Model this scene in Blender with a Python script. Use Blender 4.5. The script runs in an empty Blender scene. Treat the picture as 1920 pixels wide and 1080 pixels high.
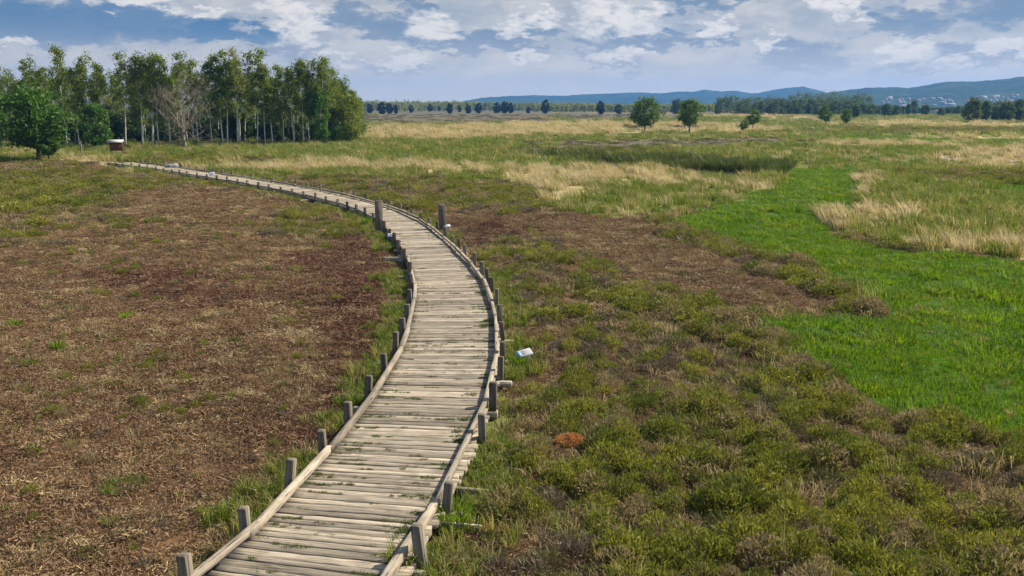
import bpy, math, random
import numpy as np
from mathutils import Vector, Matrix, Euler

# ------------------------------------------------------------------ camera, sky, sun
C = bpy.context.scene
COL = C.collection
F, VH, H = 1700.0, 198.0, 6.0            # focal length in photo pixels, horizon row, eye height (viewing platform)
TH = math.atan((540 - VH) / F)
cam = bpy.data.cameras.new('camera')
camo = bpy.data.objects.new('camera', cam)
COL.objects.link(camo)
cam.sensor_width = 36
cam.lens = F / 1920 * 36
cam.clip_start, cam.clip_end = 0.1, 30000
camo.location = (0, 0, H)
camo.rotation_euler = (math.pi / 2 - TH, 0, 0)
C.camera = camo

SUN_AZ, SUN_EL = math.radians(66), math.radians(42)     # azimuth clockwise from +Y
sd = Vector((math.sin(SUN_AZ) * math.cos(SUN_EL), math.cos(SUN_AZ) * math.cos(SUN_EL), math.sin(SUN_EL)))
sun = bpy.data.lights.new('sun', 'SUN')
sun.energy = 5.0
sun.angle = math.radians(0.5)
sun.color = (1.0, 0.91, 0.77)
suno = bpy.data.objects.new('sun', sun)
COL.objects.link(suno)
suno.rotation_euler = sd.to_track_quat('Z', 'Y').to_euler()
suno.location = (200, 100, 300)

C.view_settings.view_transform = 'Standard'
C.view_settings.look = 'None'
C.view_settings.exposure = 0.66
C.view_settings.gamma = 1.0
C.render.engine = 'CYCLES'
C.cycles.use_denoising = True
C.cycles.max_bounces = 6
C.cycles.diffuse_bounces = 3
C.cycles.transmission_bounces = 3
C.cycles.volume_bounces = 0
C.cycles.transparent_max_bounces = 8


def ray(x, y):
    """direction seen at photo pixel x, y (used once, to survey where things stand)"""
    a, b = (x - 960) / F, -(y - 540) / F
    return np.array([a, math.cos(TH) + b * math.sin(TH), -math.sin(TH) + b * math.cos(TH)])


def P(x, y, z=0.0):
    d = ray(x, y)
    t = (z - H) / d[2]
    return np.array([d[0] * t, d[1] * t, z])


def to_px(X, Y):
    zc = Y * math.cos(TH) + H * math.sin(TH)
    zc = np.where(zc > 0.5, zc, 0.5)
    yc = Y * math.sin(TH) - H * math.cos(TH)
    return 960 + F * X / zc, 540 - F * yc / zc


class NT:
    """little node-tree writer"""
    def __init__(s, tree):
        s.t = tree
        tree.nodes.clear()

    def n(s, typ, **kw):
        nd = s.t.nodes.new(typ)
        ins = kw.pop('ins', {})
        for k, v in kw.items():
            setattr(nd, k, v)
        for k, v in ins.items():
            if isinstance(v, bpy.types.NodeSocket):
                s.t.links.new(v, nd.inputs[k])
            else:
                nd.inputs[k].default_value = v
        return nd

    def math(s, op, a, b=0.0, c=0.0, clamp=False):
        return s.n('ShaderNodeMath', operation=op, use_clamp=clamp, ins={0: a, 1: b, 2: c}).outputs[0]

    def mix(s, fac, a, b, blend='MIX'):
        nd = s.n('ShaderNodeMix', data_type='RGBA', blend_type=blend)
        for i, v in ((0, fac), (6, a), (7, b)):
            if isinstance(v, bpy.types.NodeSocket):
                s.t.links.new(v, nd.inputs[i])
            else:
                nd.inputs[i].default_value = v if i == 0 else (tuple(v) + (1,))[:4]
        return nd.outputs[2]

    def ss(s, v, lo, hi):
        nd = s.n('ShaderNodeMapRange', interpolation_type='SMOOTHSTEP', ins={0: v, 1: lo, 2: hi, 3: 0.0, 4: 1.0})
        return nd.outputs[0]

    def noise(s, vec, scale, detail=4.0, rough=0.55, dist=0.0):
        return s.n('ShaderNodeTexNoise', ins={'Vector': vec, 'Scale': scale, 'Detail': detail,
                                              'Roughness': rough, 'Distortion': dist}).outputs['Fac']

    def scale(s, vec, sc):
        return s.n('ShaderNodeMapping', ins={'Vector': vec, 'Scale': sc}).outputs[0]


def lin(r, g, b):
    def f(c):
        c /= 255
        return c / 12.92 if c <= 0.04045 else ((c + 0.055) / 1.055) ** 2.4
    return (f(r), f(g), f(b))


world = bpy.data.worlds.new("World")
C.world = world
world.use_nodes = True
w = NT(world.node_tree)
SKY = 0.1
tc = w.n('ShaderNodeTexCoord').outputs['Generated']
sep = w.n('ShaderNodeSeparateXYZ', ins={0: tc})
sx, sy, sz = sep.outputs
sky = w.n('ShaderNodeTexSky', sky_type='NISHITA', sun_disc=False, sun_elevation=SUN_EL, sun_rotation=SUN_AZ,
          air_density=1.0, dust_density=1.5, ozone_density=1.2)
sv = w.scale(tc, (1.0, 1.0, 2.6))
wn = w.n('ShaderNodeTexNoise', ins={'Vector': sv, 'Scale': 34.0, 'Detail': 6.0, 'Roughness': 0.6}).outputs['Color']
wsep = w.n('ShaderNodeSeparateXYZ', ins={0: wn})
wx_ = w.math('ADD', sx, w.math('MULTIPLY', w.math('SUBTRACT', wsep.outputs[0], 0.5), 0.10))
wz_ = w.math('ADD', sz, w.math('MULTIPLY', w.math('SUBTRACT', wsep.outputs[1], 0.5), 0.055))


def blob(px, py, rx, ry):
    """soft round mask, one where a cloud mass sits in the sky"""
    d = ray(px, py)
    d = d / np.linalg.norm(d)
    a = w.math('MULTIPLY', w.math('SUBTRACT', wx_, float(d[0])), F / rx)
    b = w.math('MULTIPLY', w.math('SUBTRACT', wz_, float(d[2])), F / ry)
    r2 = w.math('ADD', w.math('MULTIPLY', a, a), w.math('MULTIPLY', b, b))
    return w.math('SUBTRACT', 1.0, w.ss(r2, 0.0, 1.6))


def addm(lst):
    o = lst[0]
    for k in lst[1:]:
        o = w.math('MAXIMUM', o, k)
    return o


def sc(c, k=1.0):
    return tuple(v / SKY * k / 1.55 for v in c)


n_big = w.noise(sv, 7.0, 6, 0.55, 0.3)
n_mid = w.noise(sv, 22.0, 8, 0.6, 0.25)
n_fin = w.noise(sv, 60.0, 7, 0.62, 0.2)
veil = w.mix(w.ss(n_mid, 0.34, 0.64), sc(lin(176, 181, 187)), sc(lin(210, 207, 203)))
veil = w.mix(w.math('MULTIPLY', w.ss(n_big, 0.48, 0.7), 0.6), veil, sc(lin(160, 173, 186)))
# gaps where the blue sky itself shows
hole = w.math('MULTIPLY', w.ss(n_mid, 0.56, 0.7), w.ss(n_big, 0.55, 0.42))
colr = w.mix(w.math('MULTIPLY', hole, 0.25), veil, sky.outputs[0])
# thin bright shreds
shred = w.math('MULTIPLY', w.ss(n_fin, 0.52, 0.72), w.ss(n_big, 0.62, 0.4))
colr = w.mix(w.math('MULTIPLY', shred, 0.6), colr, sc(lin(210, 210, 212)))
# shaded slate blue undersides and bands
drk = addm([blob(548, 96, 70, 18), blob(800, 76, 70, 14), blob(1180, 78, 80, 18), blob(1105, 72, 40, 18), blob(1335, 74, 50, 12), blob(1690, 126, 60, 14), blob(1150, 124, 60, 10), blob(1000, 58, 60, 12), blob(745, 128, 80, 9), blob(640, 30, 60, 24), blob(785, 12, 60, 14), blob(730, 50, 90, 28), blob(890, 78, 120, 20), blob(1150, 62, 50, 24), blob(1230, 78, 80, 16), blob(1128, 106, 36, 13),
            blob(1305, 3, 100, 14), blob(1700, 40, 70, 26), blob(970, 85, 60, 14), blob(1500, 110, 90, 32), blob(1850, 100, 120, 20), blob(430, 62, 110, 18), blob(1890, 15, 90, 30)])
dm = w.ss(w.math('ADD', drk, w.math('MULTIPLY', w.math('SUBTRACT', n_fin, 0.5), 0.9)), 0.2, 1.0)
colr = w.mix(w.math('MULTIPLY', dm, 0.85), colr, sc(lin(118, 141, 166)))
band = addm([blob(30, 40, 360, 40), blob(290, 58, 250, 20)])
bm_ = w.ss(w.math('ADD', band, w.math('MULTIPLY', w.math('SUBTRACT', n_mid, 0.5), 0.7)), 0.1, 0.9)
colr = w.mix(w.math('MULTIPLY', bm_, 0.85), colr, sc(lin(78, 122, 162)))
# sunlit white heaps
wht = addm([blob(565, 55, 52, 44), blob(812, 48, 62, 30), blob(1195, 42, 70, 32), blob(1115, 22, 48, 52), blob(255, 2, 90, 16), blob(385, 20, 46, 11),
            blob(520, 8, 66, 20), blob(1345, 52, 44, 22), blob(1612, 20, 30, 16), blob(1445, 82, 30, 13), blob(1700, 98, 54, 28),
            blob(1160, 104, 60, 20), blob(650, 114, 34, 12), blob(1790, 112, 26, 13), blob(755, 112, 75, 16), blob(990, 100, 50, 12),
            blob(965, 58, 40, 18), blob(1560, 12, 40, 16), blob(1890, 88, 50, 18), blob(1000, 30, 55, 20), blob(15, 80, 40, 10)])
wv = w.math('MULTIPLY', wht, w.math('ADD', 0.05, w.math('ADD', w.math('MULTIPLY', n_fin, 0.9), w.math('MULTIPLY', n_mid, 0.85))))
wm = w.ss(wv, 0.08, 1.1)
n_in = w.noise(w.scale(tc, (1.0, 1.0, 1.6)), 75.0, 5, 0.6, 0.2)
wc = w.mix(w.ss(w.math('ADD', w.math('MULTIPLY', wv, 0.55), n_in), 0.6, 1.05), sc(lin(186, 192, 202)), sc(lin(246, 240, 232)))
colr = w.mix(w.math('MULTIPLY', wm, 0.88), colr, wc)
# pale air towards the horizon
hz = w.ss(sz, 0.085, 0.0)
colr = w.mix(w.math('MULTIPLY', hz, 0.85), colr, sc((0.86, 0.77, 0.65)))
# unseen sky higher up is set clear to lower the ambient light
colr = w.mix(w.math('MULTIPLY', w.ss(sz, 0.16, 0.45), 0.9), colr, sky.outputs[0])
# unseen sky behind the viewer is set clear, for darker shaded sides
colr = w.mix(w.math('MULTIPLY', w.ss(sy, 0.2, -0.4), 0.8), colr, sky.outputs[0])
bg = w.n('ShaderNodeBackground', ins={'Color': colr, 'Strength': SKY})
wo = w.n('ShaderNodeOutputWorld', ins={'Surface': bg.outputs[0]})
world.cycles.sampling_method = 'MANUAL'
world.cycles.sample_map_resolution = 512

# ------------------------------------------------------------------ helpers
rng = np.random.default_rng(7)
R = random.Random(11)


def hash2(ix, iy, seed):
    h = (ix.astype(np.int64) * 374761393 + iy.astype(np.int64) * 668265263 + seed * 974634777) & 0xFFFFFFFF
    h = ((h ^ (h >> 13)) * 1274126177) & 0xFFFFFFFF
    return ((h ^ (h >> 16)) & 0xFFFF) / 65535.0


def vnoise(x, y, seed=0):
    x = np.asarray(x, float)
    y = np.asarray(y, float)
    ix, iy = np.floor(x), np.floor(y)
    fx, fy = x - ix, y - iy
    fx, fy = fx * fx * (3 - 2 * fx), fy * fy * (3 - 2 * fy)
    a, b = hash2(ix, iy, seed), hash2(ix + 1, iy, seed)
    c, d = hash2(ix, iy + 1, seed), hash2(ix + 1, iy + 1, seed)
    return (a * (1 - fx) + b * fx) * (1 - fy) + (c * (1 - fx) + d * fx) * fy


def fbm(x, y, seed=0, o=4):
    s, amp, t = 0, 0.5, 0
    for k in range(o):
        s = s + amp * vnoise(np.asarray(x) * 2 ** k, np.asarray(y) * 2 ** k, seed + k)
        t += amp
        amp *= 0.5
    return s / t


def pip(px, py, poly):
    inside = np.zeros(px.shape, bool)
    n = len(poly)
    for i in range(n):
        x0, y0 = poly[i]
        x1, y1 = poly[(i + 1) % n]
        if y0 == y1:
            continue
        c = ((y0 > py) != (y1 > py)) & (px < (x1 - x0) * (py - y0) / (y1 - y0) + x0)
        inside ^= c
    return inside


def mesh_obj(name, v, f, mats, parent=None, smooth=False, uv=None, attrs=None, midx=None, link=True):
    me = bpy.data.meshes.new(name)
    v = np.asarray(v, np.float32)
    me.vertices.add(len(v))
    me.vertices.foreach_set('co', v.ravel())
    if isinstance(f, np.ndarray):
        k = f.shape[1]
        ls = np.arange(len(f), dtype=np.int32) * k
        lt = np.full(len(f), k, np.int32)
        flat = f.astype(np.int32).ravel()
    else:
        lt = np.array([len(q) for q in f], np.int32)
        ls = np.concatenate([[0], np.cumsum(lt)[:-1]]).astype(np.int32)
        flat = np.array([i for q in f for i in q], np.int32)
    me.loops.add(len(flat))
    me.loops.foreach_set('vertex_index', flat)
    me.polygons.add(len(ls))
    me.polygons.foreach_set('loop_start', ls)
    me.polygons.foreach_set('loop_total', lt)
    if smooth:
        me.polygons.foreach_set('use_smooth', np.ones(len(ls), bool))
    if midx is not None:
        me.polygons.foreach_set('material_index', np.asarray(midx, np.int32))
    if uv is not None:
        l = me.uv_layers.new(name='UVMap')
        l.data.foreach_set('uv', np.asarray(uv, np.float32).ravel())
    for an, (dom, typ, data) in (attrs or {}).items():
        a = me.attributes.new(an, typ, dom)
        a.data.foreach_set('color' if 'COLOR' in typ else ('vector' if typ == 'FLOAT_VECTOR' else 'value'), np.asarray(data).ravel())
    for m in (mats if isinstance(mats, (list, tuple)) else [mats]):
        me.materials.append(m)
    me.update()
    me.validate()
    o = bpy.data.objects.new(name, me)
    if link:
        COL.objects.link(o)
    if parent:
        o.parent = parent
    return o


def tag(o, label=None, cat=None, group=None, kind=None):
    if label:
        o['label'] = label
    if cat:
        o['category'] = cat
    if group:
        o['group'] = group
    if kind:
        o['kind'] = kind
    return o


def thing(name, label, cat, loc=(0, 0, 0), rz=0.0, group=None):
    o = bpy.data.objects.new(name, None)
    o.empty_display_size = 0.3
    COL.objects.link(o)
    o.location = loc
    o.rotation_euler = (0, 0, rz)
    return tag(o, label, cat, group)


class MB:
    """collects boxes, tubes and facets for ONE mesh"""
    def __init__(s):
        s.v, s.f = [], []

    def add(s, v, f):
        k = len(s.v)
        s.v += [tuple(p) for p in v]
        s.f += [tuple(i + k for i in q) for q in f]

    def box(s, c, size, rot=None, bev=0.0, jit=0.0, rnd=R):
        hx, hy, hz_ = (k / 2 for k in size)
        m = rot or Matrix.Identity(3)
        v, f = [], []
        if bev <= 0:
            for z in (-1, 1):
                for x, y in ((-1, -1), (1, -1), (1, 1), (-1, 1)):
                    v.append((x * hx, y * hy, z * hz_))
            f = [(3, 2, 1, 0), (4, 5, 6, 7), (0, 1, 5, 4), (1, 2, 6, 5), (2, 3, 7, 6), (3, 0, 4, 7)]
        else:
            # chamfered prism along z with chamfered ends
            b = bev
            ring = [(-hx + b, -hy), (hx - b, -hy), (hx, -hy + b), (hx, hy - b), (hx - b, hy), (-hx + b, hy), (-hx, hy - b), (-hx, -hy + b)]
            for z, k in ((-hz_, 0.86), (-hz_ + b, 1), (hz_ - b, 1), (hz_, 0.86)):
                for x, y in ring:
                    v.append((x * k, y * k, z))
            for j in range(3):
                for i in range(8):
                    f.append((j * 8 + i, j * 8 + (i + 1) % 8, (j + 1) * 8 + (i + 1) % 8, (j + 1) * 8 + i))
            f.append(tuple(range(7, -1, -1)))
            f.append(tuple(range(24, 32)))
        out = []
        for p in v:
            q = m @ Vector((p[0] + rnd.uniform(-jit, jit), p[1] + rnd.uniform(-jit, jit), p[2] + rnd.uniform(-jit, jit)))
            out.append((q.x + c[0], q.y + c[1], q.z + c[2]))
        s.add(out, f)

    def tube(s, pts, rad, n=6, cap=True):
        pts = [Vector(p) for p in pts]
        v, f = [], []
        for i, p in enumerate(pts):
            d = (pts[min(i + 1, len(pts) - 1)] - pts[max(i - 1, 0)]).normalized()
            a = d.orthogonal().normalized() if abs(d.z) < 0.9 else Vector((1, 0, 0)).cross(d).normalized()
            b = d.cross(a)
            for k in range(n):
                t = 2 * math.pi * k / n
                q = p + (a * math.cos(t) + b * math.sin(t)) * rad[i]
                v.append((q.x, q.y, q.z))
        for i in range(len(pts) - 1):
            for k in range(n):
                f.append((i * n + k, i * n + (k + 1) % n, (i + 1) * n + (k + 1) % n, (i + 1) * n + k))
        if cap:
            f.append(tuple(range((len(pts) - 1) * n, len(pts) * n)))
            f.append(tuple(range(n - 1, -1, -1)))
        s.add(v, f)

    def build(s, name, mat, parent=None, smooth=False, link=True):
        return mesh_obj(name, s.v, s.f, mat, parent, smooth, link=link)


# ------------------------------------------------------------------ materials
def new_mat(name):
    m = bpy.data.materials.new(name)
    m.use_nodes = True
    return m, NT(m.node_tree)


def leaf_mat(name, c1, c2, c3=None, trans=0.35, big=0.35, third=0.25, rough=0.6):
    """plant tissue: diffuse plus light let through, colour varying by instance and by place"""
    m, t = new_mat(name)
    rnd = t.n('ShaderNodeObjectInfo').outputs['Random']
    pos = t.n('ShaderNodeNewGeometry').outputs['Position']
    nz = t.noise(pos, big, 3)
    f = t.math('ADD', t.math('MULTIPLY', rnd, 0.6), t.math('MULTIPLY', t.ss(nz, 0.3, 0.7), 0.4))
    col = t.mix(f, c1, c2)
    if c3:
        r2 = t.math('FRACT', t.math('MULTIPLY', rnd, 17.31))
        col = t.mix(t.ss(r2, 1 - third, 1 - third + 0.04), col, c3)
    isl = t.n('ShaderNodeNewGeometry').outputs['Random Per Island']
    hsv = t.n('ShaderNodeHueSaturation', ins={'Color': col, 'Value': t.math('ADD', 0.65, t.math('MULTIPLY', isl, 0.7))})
    col = hsv.outputs[0]
    d = t.n('ShaderNodeBsdfDiffuse', ins={'Color': col, 'Roughness': 0.3})
    tr = t.n('ShaderNodeBsdfTranslucent', ins={'Color': t.mix(0.5, col, (0.30, 0.36, 0.03), 'MULTIPLY') if False else col})
    mx = t.n('ShaderNodeMixShader', ins={0: trans, 1: d.outputs[0], 2: tr.outputs[0]})
    gl = t.n('ShaderNodeBsdfGlossy', ins={'Roughness': rough, 'Color': (1, 1, 1, 1)})
    mx2 = t.n('ShaderNodeMixShader', ins={0: 0.02, 1: mx.outputs[0], 2: gl.outputs[0]})
    t.n('ShaderNodeOutputMaterial', ins={'Surface': mx2.outputs[0]})
    return m


def wood_mat(name, c1, c2, dark, gs=14.0, along=(1, 1, 0.08), uv=False, lichen=0.0, bump=0.5):
    m, t = new_mat(name)
    if uv:
        co = t.n('ShaderNodeUVMap', uv_map='UVMap').outputs[0]
        tint = t.n('ShaderNodeAttribute', attribute_name='tint', attribute_type='GEOMETRY').outputs['Fac']
    else:
        co = t.n('ShaderNodeTexCoord').outputs['Object']
        tint = t.n('ShaderNodeObjectInfo').outputs['Random']
    g = t.noise(t.scale(co, along), gs, 6, 0.65, 0.3)
    blot = t.noise(co, 2.2, 4)
    col = t.mix(t.ss(g, 0.3, 0.62), c1, c2)
    col = t.mix(t.math('MULTIPLY', t.ss(blot, 0.45, 0.75), 0.55), col, dark)
    crack = t.noise(t.scale(co, tuple(a * (1 if a > .5 else .6) for a in along)), gs * 2.2, 3, 0.5, 0.4)
    cm = t.ss(crack, 0.40, 0.30)
    col = t.mix(t.math('MULTIPLY', cm, 0.9), col, tuple(k * 0.15 for k in dark))
    if lichen:
        li = t.noise(co, 9.0, 5, 0.6)
        col = t.mix(t.math('MULTIPLY', t.ss(li, 0.58, 0.7), lichen), col, (0.12, 0.13, 0.05))
    hsv = t.n('ShaderNodeHueSaturation', ins={'Color': col, 'Value': t.math('ADD', 0.6, t.math('MULTIPLY', tint, 0.7))})
    hgt = t.math('SUBTRACT', g, t.math('MULTIPLY', cm, 0.8))
    bp = t.n('ShaderNodeBump', ins={'Strength': bump, 'Distance': 0.012, 'Height': hgt})
    b = t.n('ShaderNodeBsdfPrincipled', ins={'Base Color': hsv.outputs[0], 'Roughness': 0.85, 'Specular IOR Level': 0.2,
                                             'Normal': bp.outputs[0]})
    t.n('ShaderNodeOutputMaterial', ins={'Surface': b.outputs[0]})
    return m


def plain_mat(name, col, rough=0.7, var=0.25, sc_=3.0, metal=0.0):
    m, t = new_mat(name)
    co = t.n('ShaderNodeTexCoord').outputs['Object']
    nz = t.noise(co, sc_, 5)
    c = t.mix(nz, tuple(k * (1 - var) for k in col), tuple(min(1, k * (1 + var)) for k in col))
    b = t.n('ShaderNodeBsdfPrincipled', ins={'Base Color': c, 'Roughness': rough, 'Specular IOR Level': 0.25, 'Metallic': metal})
    t.n('ShaderNodeOutputMaterial', ins={'Surface': b.outputs[0]})
    return m


M = {}
M['plank'] = wood_mat('weathered_plank', (0.16, 0.13, 0.092), (0.41, 0.35, 0.26), (0.15, 0.125, 0.09), 9.0, (0.14, 4.2, 1), True, 0.25, 1.0)
M['rail'] = wood_mat('weathered_rail', (0.22, 0.18, 0.13), (0.40, 0.345, 0.26), (0.13, 0.105, 0.075), 11.0, (0.12, 1.6, 1), True, 0.6, 0.8)
M['stub'] = wood_mat('pale_stub', (0.30, 0.26, 0.19), (0.46, 0.41, 0.32), (0.2, 0.165, 0.12), 13.0, (1, 1, 0.1), False, 0.6, 0.8)
M['post'] = wood_mat('weathered_post', (0.085, 0.070, 0.052), (0.19, 0.162, 0.125), (0.05, 0.042, 0.032), 13.0, (1, 1, 0.08), False, 0.45, 0.8)
M['brown_wood'] = wood_mat('brown_stained_wood', (0.13, 0.06, 0.04), (0.19, 0.09, 0.06), (0.07, 0.035, 0.025), 13.0, (1, 1, 0.08), False, 0.0)
M['shingle'] = wood_mat('pale_roof_boards', (0.36, 0.31, 0.28), (0.48, 0.43, 0.40), (0.25, 0.2, 0.18), 13.0, (0.1, 1, 1), False, 0.0)
M['stone'] = plain_mat('grey_stone', (0.25, 0.245, 0.235), 0.85, 0.35, 6.0)
M['white_panel'] = plain_mat('white_printed_panel', (0.45, 0.45, 0.46), 0.45, 0.04, 8)
M['blue_print'] = plain_mat('blue_print', (0.18, 0.36, 0.62), 0.4, 0.15, 20)
M['grey_print'] = plain_mat('grey_print', (0.25, 0.25, 0.27), 0.4, 0.1, 20)
M['metal'] = plain_mat('grey_metal', (0.3, 0.3, 0.31), 0.5, 0.15, 8, 0.4)
M['moss_orange'] = leaf_mat('rust_orange_moss', (0.52, 0.25, 0.075), (0.64, 0.36, 0.13), None, 0.1)

M['lush'] = leaf_mat('lush_grass_blades', (0.075, 0.19, 0.003), (0.20, 0.31, 0.006), (0.23, 0.27, 0.015), 0.45, 0.5, 0.16)
M['verge'] = leaf_mat('verge_grass_blades', (0.115, 0.175, 0.012), (0.21, 0.245, 0.03), (0.33, 0.28, 0.08), 0.45, 0.8, 0.28)
M['dry'] = leaf_mat('dry_grass_blades', (0.42, 0.335, 0.15), (0.56, 0.475, 0.26), (0.27, 0.26, 0.065), 0.4, 0.2, 0.22)
M['straw'] = leaf_mat('straw_blades', (0.31, 0.235, 0.10), (0.43, 0.34, 0.165), (0.18, 0.175, 0.045), 0.35, 0.3, 0.35)
M['sedge'] = leaf_mat('sedge_blades', (0.12, 0.17, 0.015), (0.225, 0.26, 0.034), (0.38, 0.31, 0.11), 0.45, 0.25, 0.2)
M['reed'] = leaf_mat('reed_blades', (0.075, 0.11, 0.014), (0.125, 0.155, 0.025), (0.19, 0.185, 0.05), 0.25, 0.2, 0.15)
M['heather'] = leaf_mat('heather_sprigs', (0.09, 0.115, 0.012), (0.30, 0.29, 0.032), (0.27, 0.21, 0.09), 0.4, 0.6, 0.25)
M['dryheather'] = leaf_mat('grey_heather_sprigs', (0.15, 0.11, 0.065), (0.235, 0.185, 0.115), (0.14, 0.14, 0.04), 0.2, 0.5, 0.35)
M['litter'] = leaf_mat('cut_heather_stubble', (0.165, 0.094, 0.047), (0.32, 0.208, 0.102), (0.44, 0.34, 0.17), 0.25, 0.25, 0.12)
M['redlitter'] = leaf_mat('red_brown_stubble', (0.11, 0.050, 0.028), (0.21, 0.105, 0.055), (0.31, 0.21, 0.11), 0.2, 0.25, 0.14)
M['birch'] = leaf_mat('birch_leaves', (0.13, 0.19, 0.014), (0.22, 0.265, 0.026), (0.28, 0.26, 0.09), 0.5, 0.12, 0.15)
M['oak'] = leaf_mat('oak_leaves', (0.045, 0.125, 0.008), (0.085, 0.18, 0.016), None, 0.42, 0.3)
M['young'] = leaf_mat('young_tree_leaves', (0.085, 0.16, 0.014), (0.14, 0.215, 0.03), None, 0.42, 0.3)
M['darkleaf'] = leaf_mat('dark_pine_needles', (0.012, 0.034, 0.016), (0.024, 0.052, 0.02), None, 0.15, 0.1)
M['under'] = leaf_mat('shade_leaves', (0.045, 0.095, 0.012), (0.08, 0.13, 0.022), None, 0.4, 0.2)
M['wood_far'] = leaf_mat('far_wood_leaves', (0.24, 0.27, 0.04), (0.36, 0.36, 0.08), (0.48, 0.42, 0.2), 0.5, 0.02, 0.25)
M['wood_mid'] = leaf_mat('mid_wood_leaves', (0.07, 0.115, 0.02), (0.13, 0.17, 0.035), None, 0.42, 0.02)


def bark_mat(name, c1, c2, dark, band=9.0, amt=0.5):
    m, t = new_mat(name)
    co = t.n('ShaderNodeTexCoord').outputs['Object']
    n1 = t.noise(t.scale(co, (1, 1, 3)), band, 4)
    n2 = t.noise(co, 1.2, 3)
    col = t.mix(n2, c1, c2)
    col = t.mix(t.math('MULTIPLY', t.ss(n1, 0.55, 0.66), amt), col, dark)
    b = t.n('ShaderNodeBsdfPrincipled', ins={'Base Color': col, 'Roughness': 0.8, 'Specular IOR Level': 0.2})
    t.n('ShaderNodeOutputMaterial', ins={'Surface': b.outputs[0]})
    return m


M['birchbark'] = bark_mat('birch_bark', (0.55, 0.52, 0.44), (0.78, 0.75, 0.67), (0.10, 0.09, 0.07), 2.0, 0.45)
M['bark'] = bark_mat('dark_bark', (0.07, 0.055, 0.04), (0.12, 0.10, 0.075), (0.03, 0.025, 0.02))
M['deadbark'] = bark_mat('bleached_dead_bark', (0.20, 0.165, 0.115), (0.33, 0.28, 0.21), (0.11, 0.085, 0.055), 4.0, 0.5)

# ------------------------------------------------------------------ boardwalk course (surveyed from the photo, deck 0.22 m high)
DZ = 0.22
EDGE = [(395, 1080), (540, 925), (630, 835), (690, 755), (720, 715), (746, 665), (762, 625), (772, 580), (775, 545), (772, 517),
        (762, 490), (745, 460), (722, 431), (697, 410), (650, 390), (600, 376), (540, 362), (480, 351), (420, 340), (360, 330.5),
        (300, 320.5), (250, 313.5), (195, 306.5)]
ep = np.array([P(x, y, DZ)[:2] for x, y in EDGE])
ep = np.vstack([[-5.9, 4.6], [-4.75, 7.7], ep])


def catmull(p, step):
    out = []
    q = np.vstack([2 * p[0] - p[1], p, 2 * p[-1] - p[-2]])
    for i in range(1, len(q) - 2):
        n = max(2, int(np.hypot(*(q[i + 1] - q[i])) / 0.1))
        for t in np.linspace(0, 1, n, endpoint=False):
            out.append(0.5 * (2 * q[i] + (q[i + 1] - q[i - 1]) * t + (2 * q[i - 1] - 5 * q[i] + 4 * q[i + 1] - q[i + 2]) * t ** 2 +
                              (-q[i - 1] + 3 * q[i] - 3 * q[i + 1] + q[i + 2]) * t ** 3))
    out.append(q[-2])
    out = np.array(out)
    s = np.concatenate([[0], np.cumsum(np.hypot(*np.diff(out, axis=0).T))])
    g = np.arange(0, s[-1], step)
    return np.stack([np.interp(g, s, out[:, 0]), np.interp(g, s, out[:, 1])], 1), g


lin_e, SS = catmull(ep, 0.05)
ker = np.ones(61) / 61
pad = np.pad(lin_e, ((30, 30), (0, 0)), 'edge')
# smooth, keeping ends
sm = np.stack([np.convolve(pad[:, k], ker, 'valid') for k in (0, 1)], 1)
sm[:30], sm[-30:] = lin_e[:30], lin_e[-30:]
lin_e = sm
tan = np.gradient(lin_e, axis=0)
tk = np.ones(81) / 81
tan = np.stack([np.convolve(np.pad(tan[:, k], 40, 'edge'), tk, 'valid') for k in (0, 1)], 1)
tan /= np.linalg.norm(tan, axis=1)[:, None]
nor = np.stack([tan[:, 1], -tan[:, 0]], 1)          # to the right of the walking direction
LEN = SS[-1]
WID = np.interp(SS, [0, 25, 33, 45, 60, LEN], [2.42, 2.40, 2.22, 2.2, 2.5, 2.8])


def at(s, off):
    """point of the walk at run s, off metres right of the left deck edge; also the tangent"""
    p = np.array([np.interp(s, SS, lin_e[:, k]) for k in (0, 1)])
    t = np.array([np.interp(s, SS, tan[:, k]) for k in (0, 1)])
    t /= np.linalg.norm(t)
    n = np.array([t[1], -t[0]])
    return p + n * off, t


CL = lin_e + nor * (WID / 2)[:, None]
CLs = CL[::8]
CLw = WID[::8]


def walk_dist(X, Y):
    """distance beyond the deck's edge (negative on the deck)"""
    X = np.asarray(X, float).ravel()
    Y = np.asarray(Y, float).ravel()
    d = np.full(X.shape, 1e9)
    near = np.where((Y > 0) & (Y < 112) & (X > -58) & (X < 6))[0]
    for c in np.array_split(near, max(1, len(near) // 4000 + 1)):
        if len(c):
            dd = np.hypot(X[c, None] - CLs[None, :, 0], Y[c, None] - CLs[None, :, 1]) - CLw[None] / 2
            d[c] = dd.min(1)
    return d


# ------------------------------------------------------------------ zones of the heath
ZN = dict(mixed=0, peat=1, heather=2, lush=3, dry=4, yellow=5, sedge=6, fallow=7, reed=8, woodfloor=9, olive=10, shaded_water=11, pink=12, sand=13, straw=14, redpeat=15)
ZC = {0: (0.165, 0.13, 0.055), 1: (0.13, 0.077, 0.040), 2: (0.13, 0.105, 0.045), 3: (0.042, 0.10, 0.006), 4: (0.34, 0.275, 0.125),
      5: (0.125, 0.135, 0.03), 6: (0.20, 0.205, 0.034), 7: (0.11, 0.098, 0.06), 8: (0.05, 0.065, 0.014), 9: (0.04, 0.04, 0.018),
      10: (0.10, 0.10, 0.022), 11: (0.012, 0.014, 0.01), 12: (0.29, 0.225, 0.13), 13: (0.27, 0.20, 0.12), 14: (0.19, 0.128, 0.066), 15: (0.085, 0.04, 0.022)}
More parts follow.
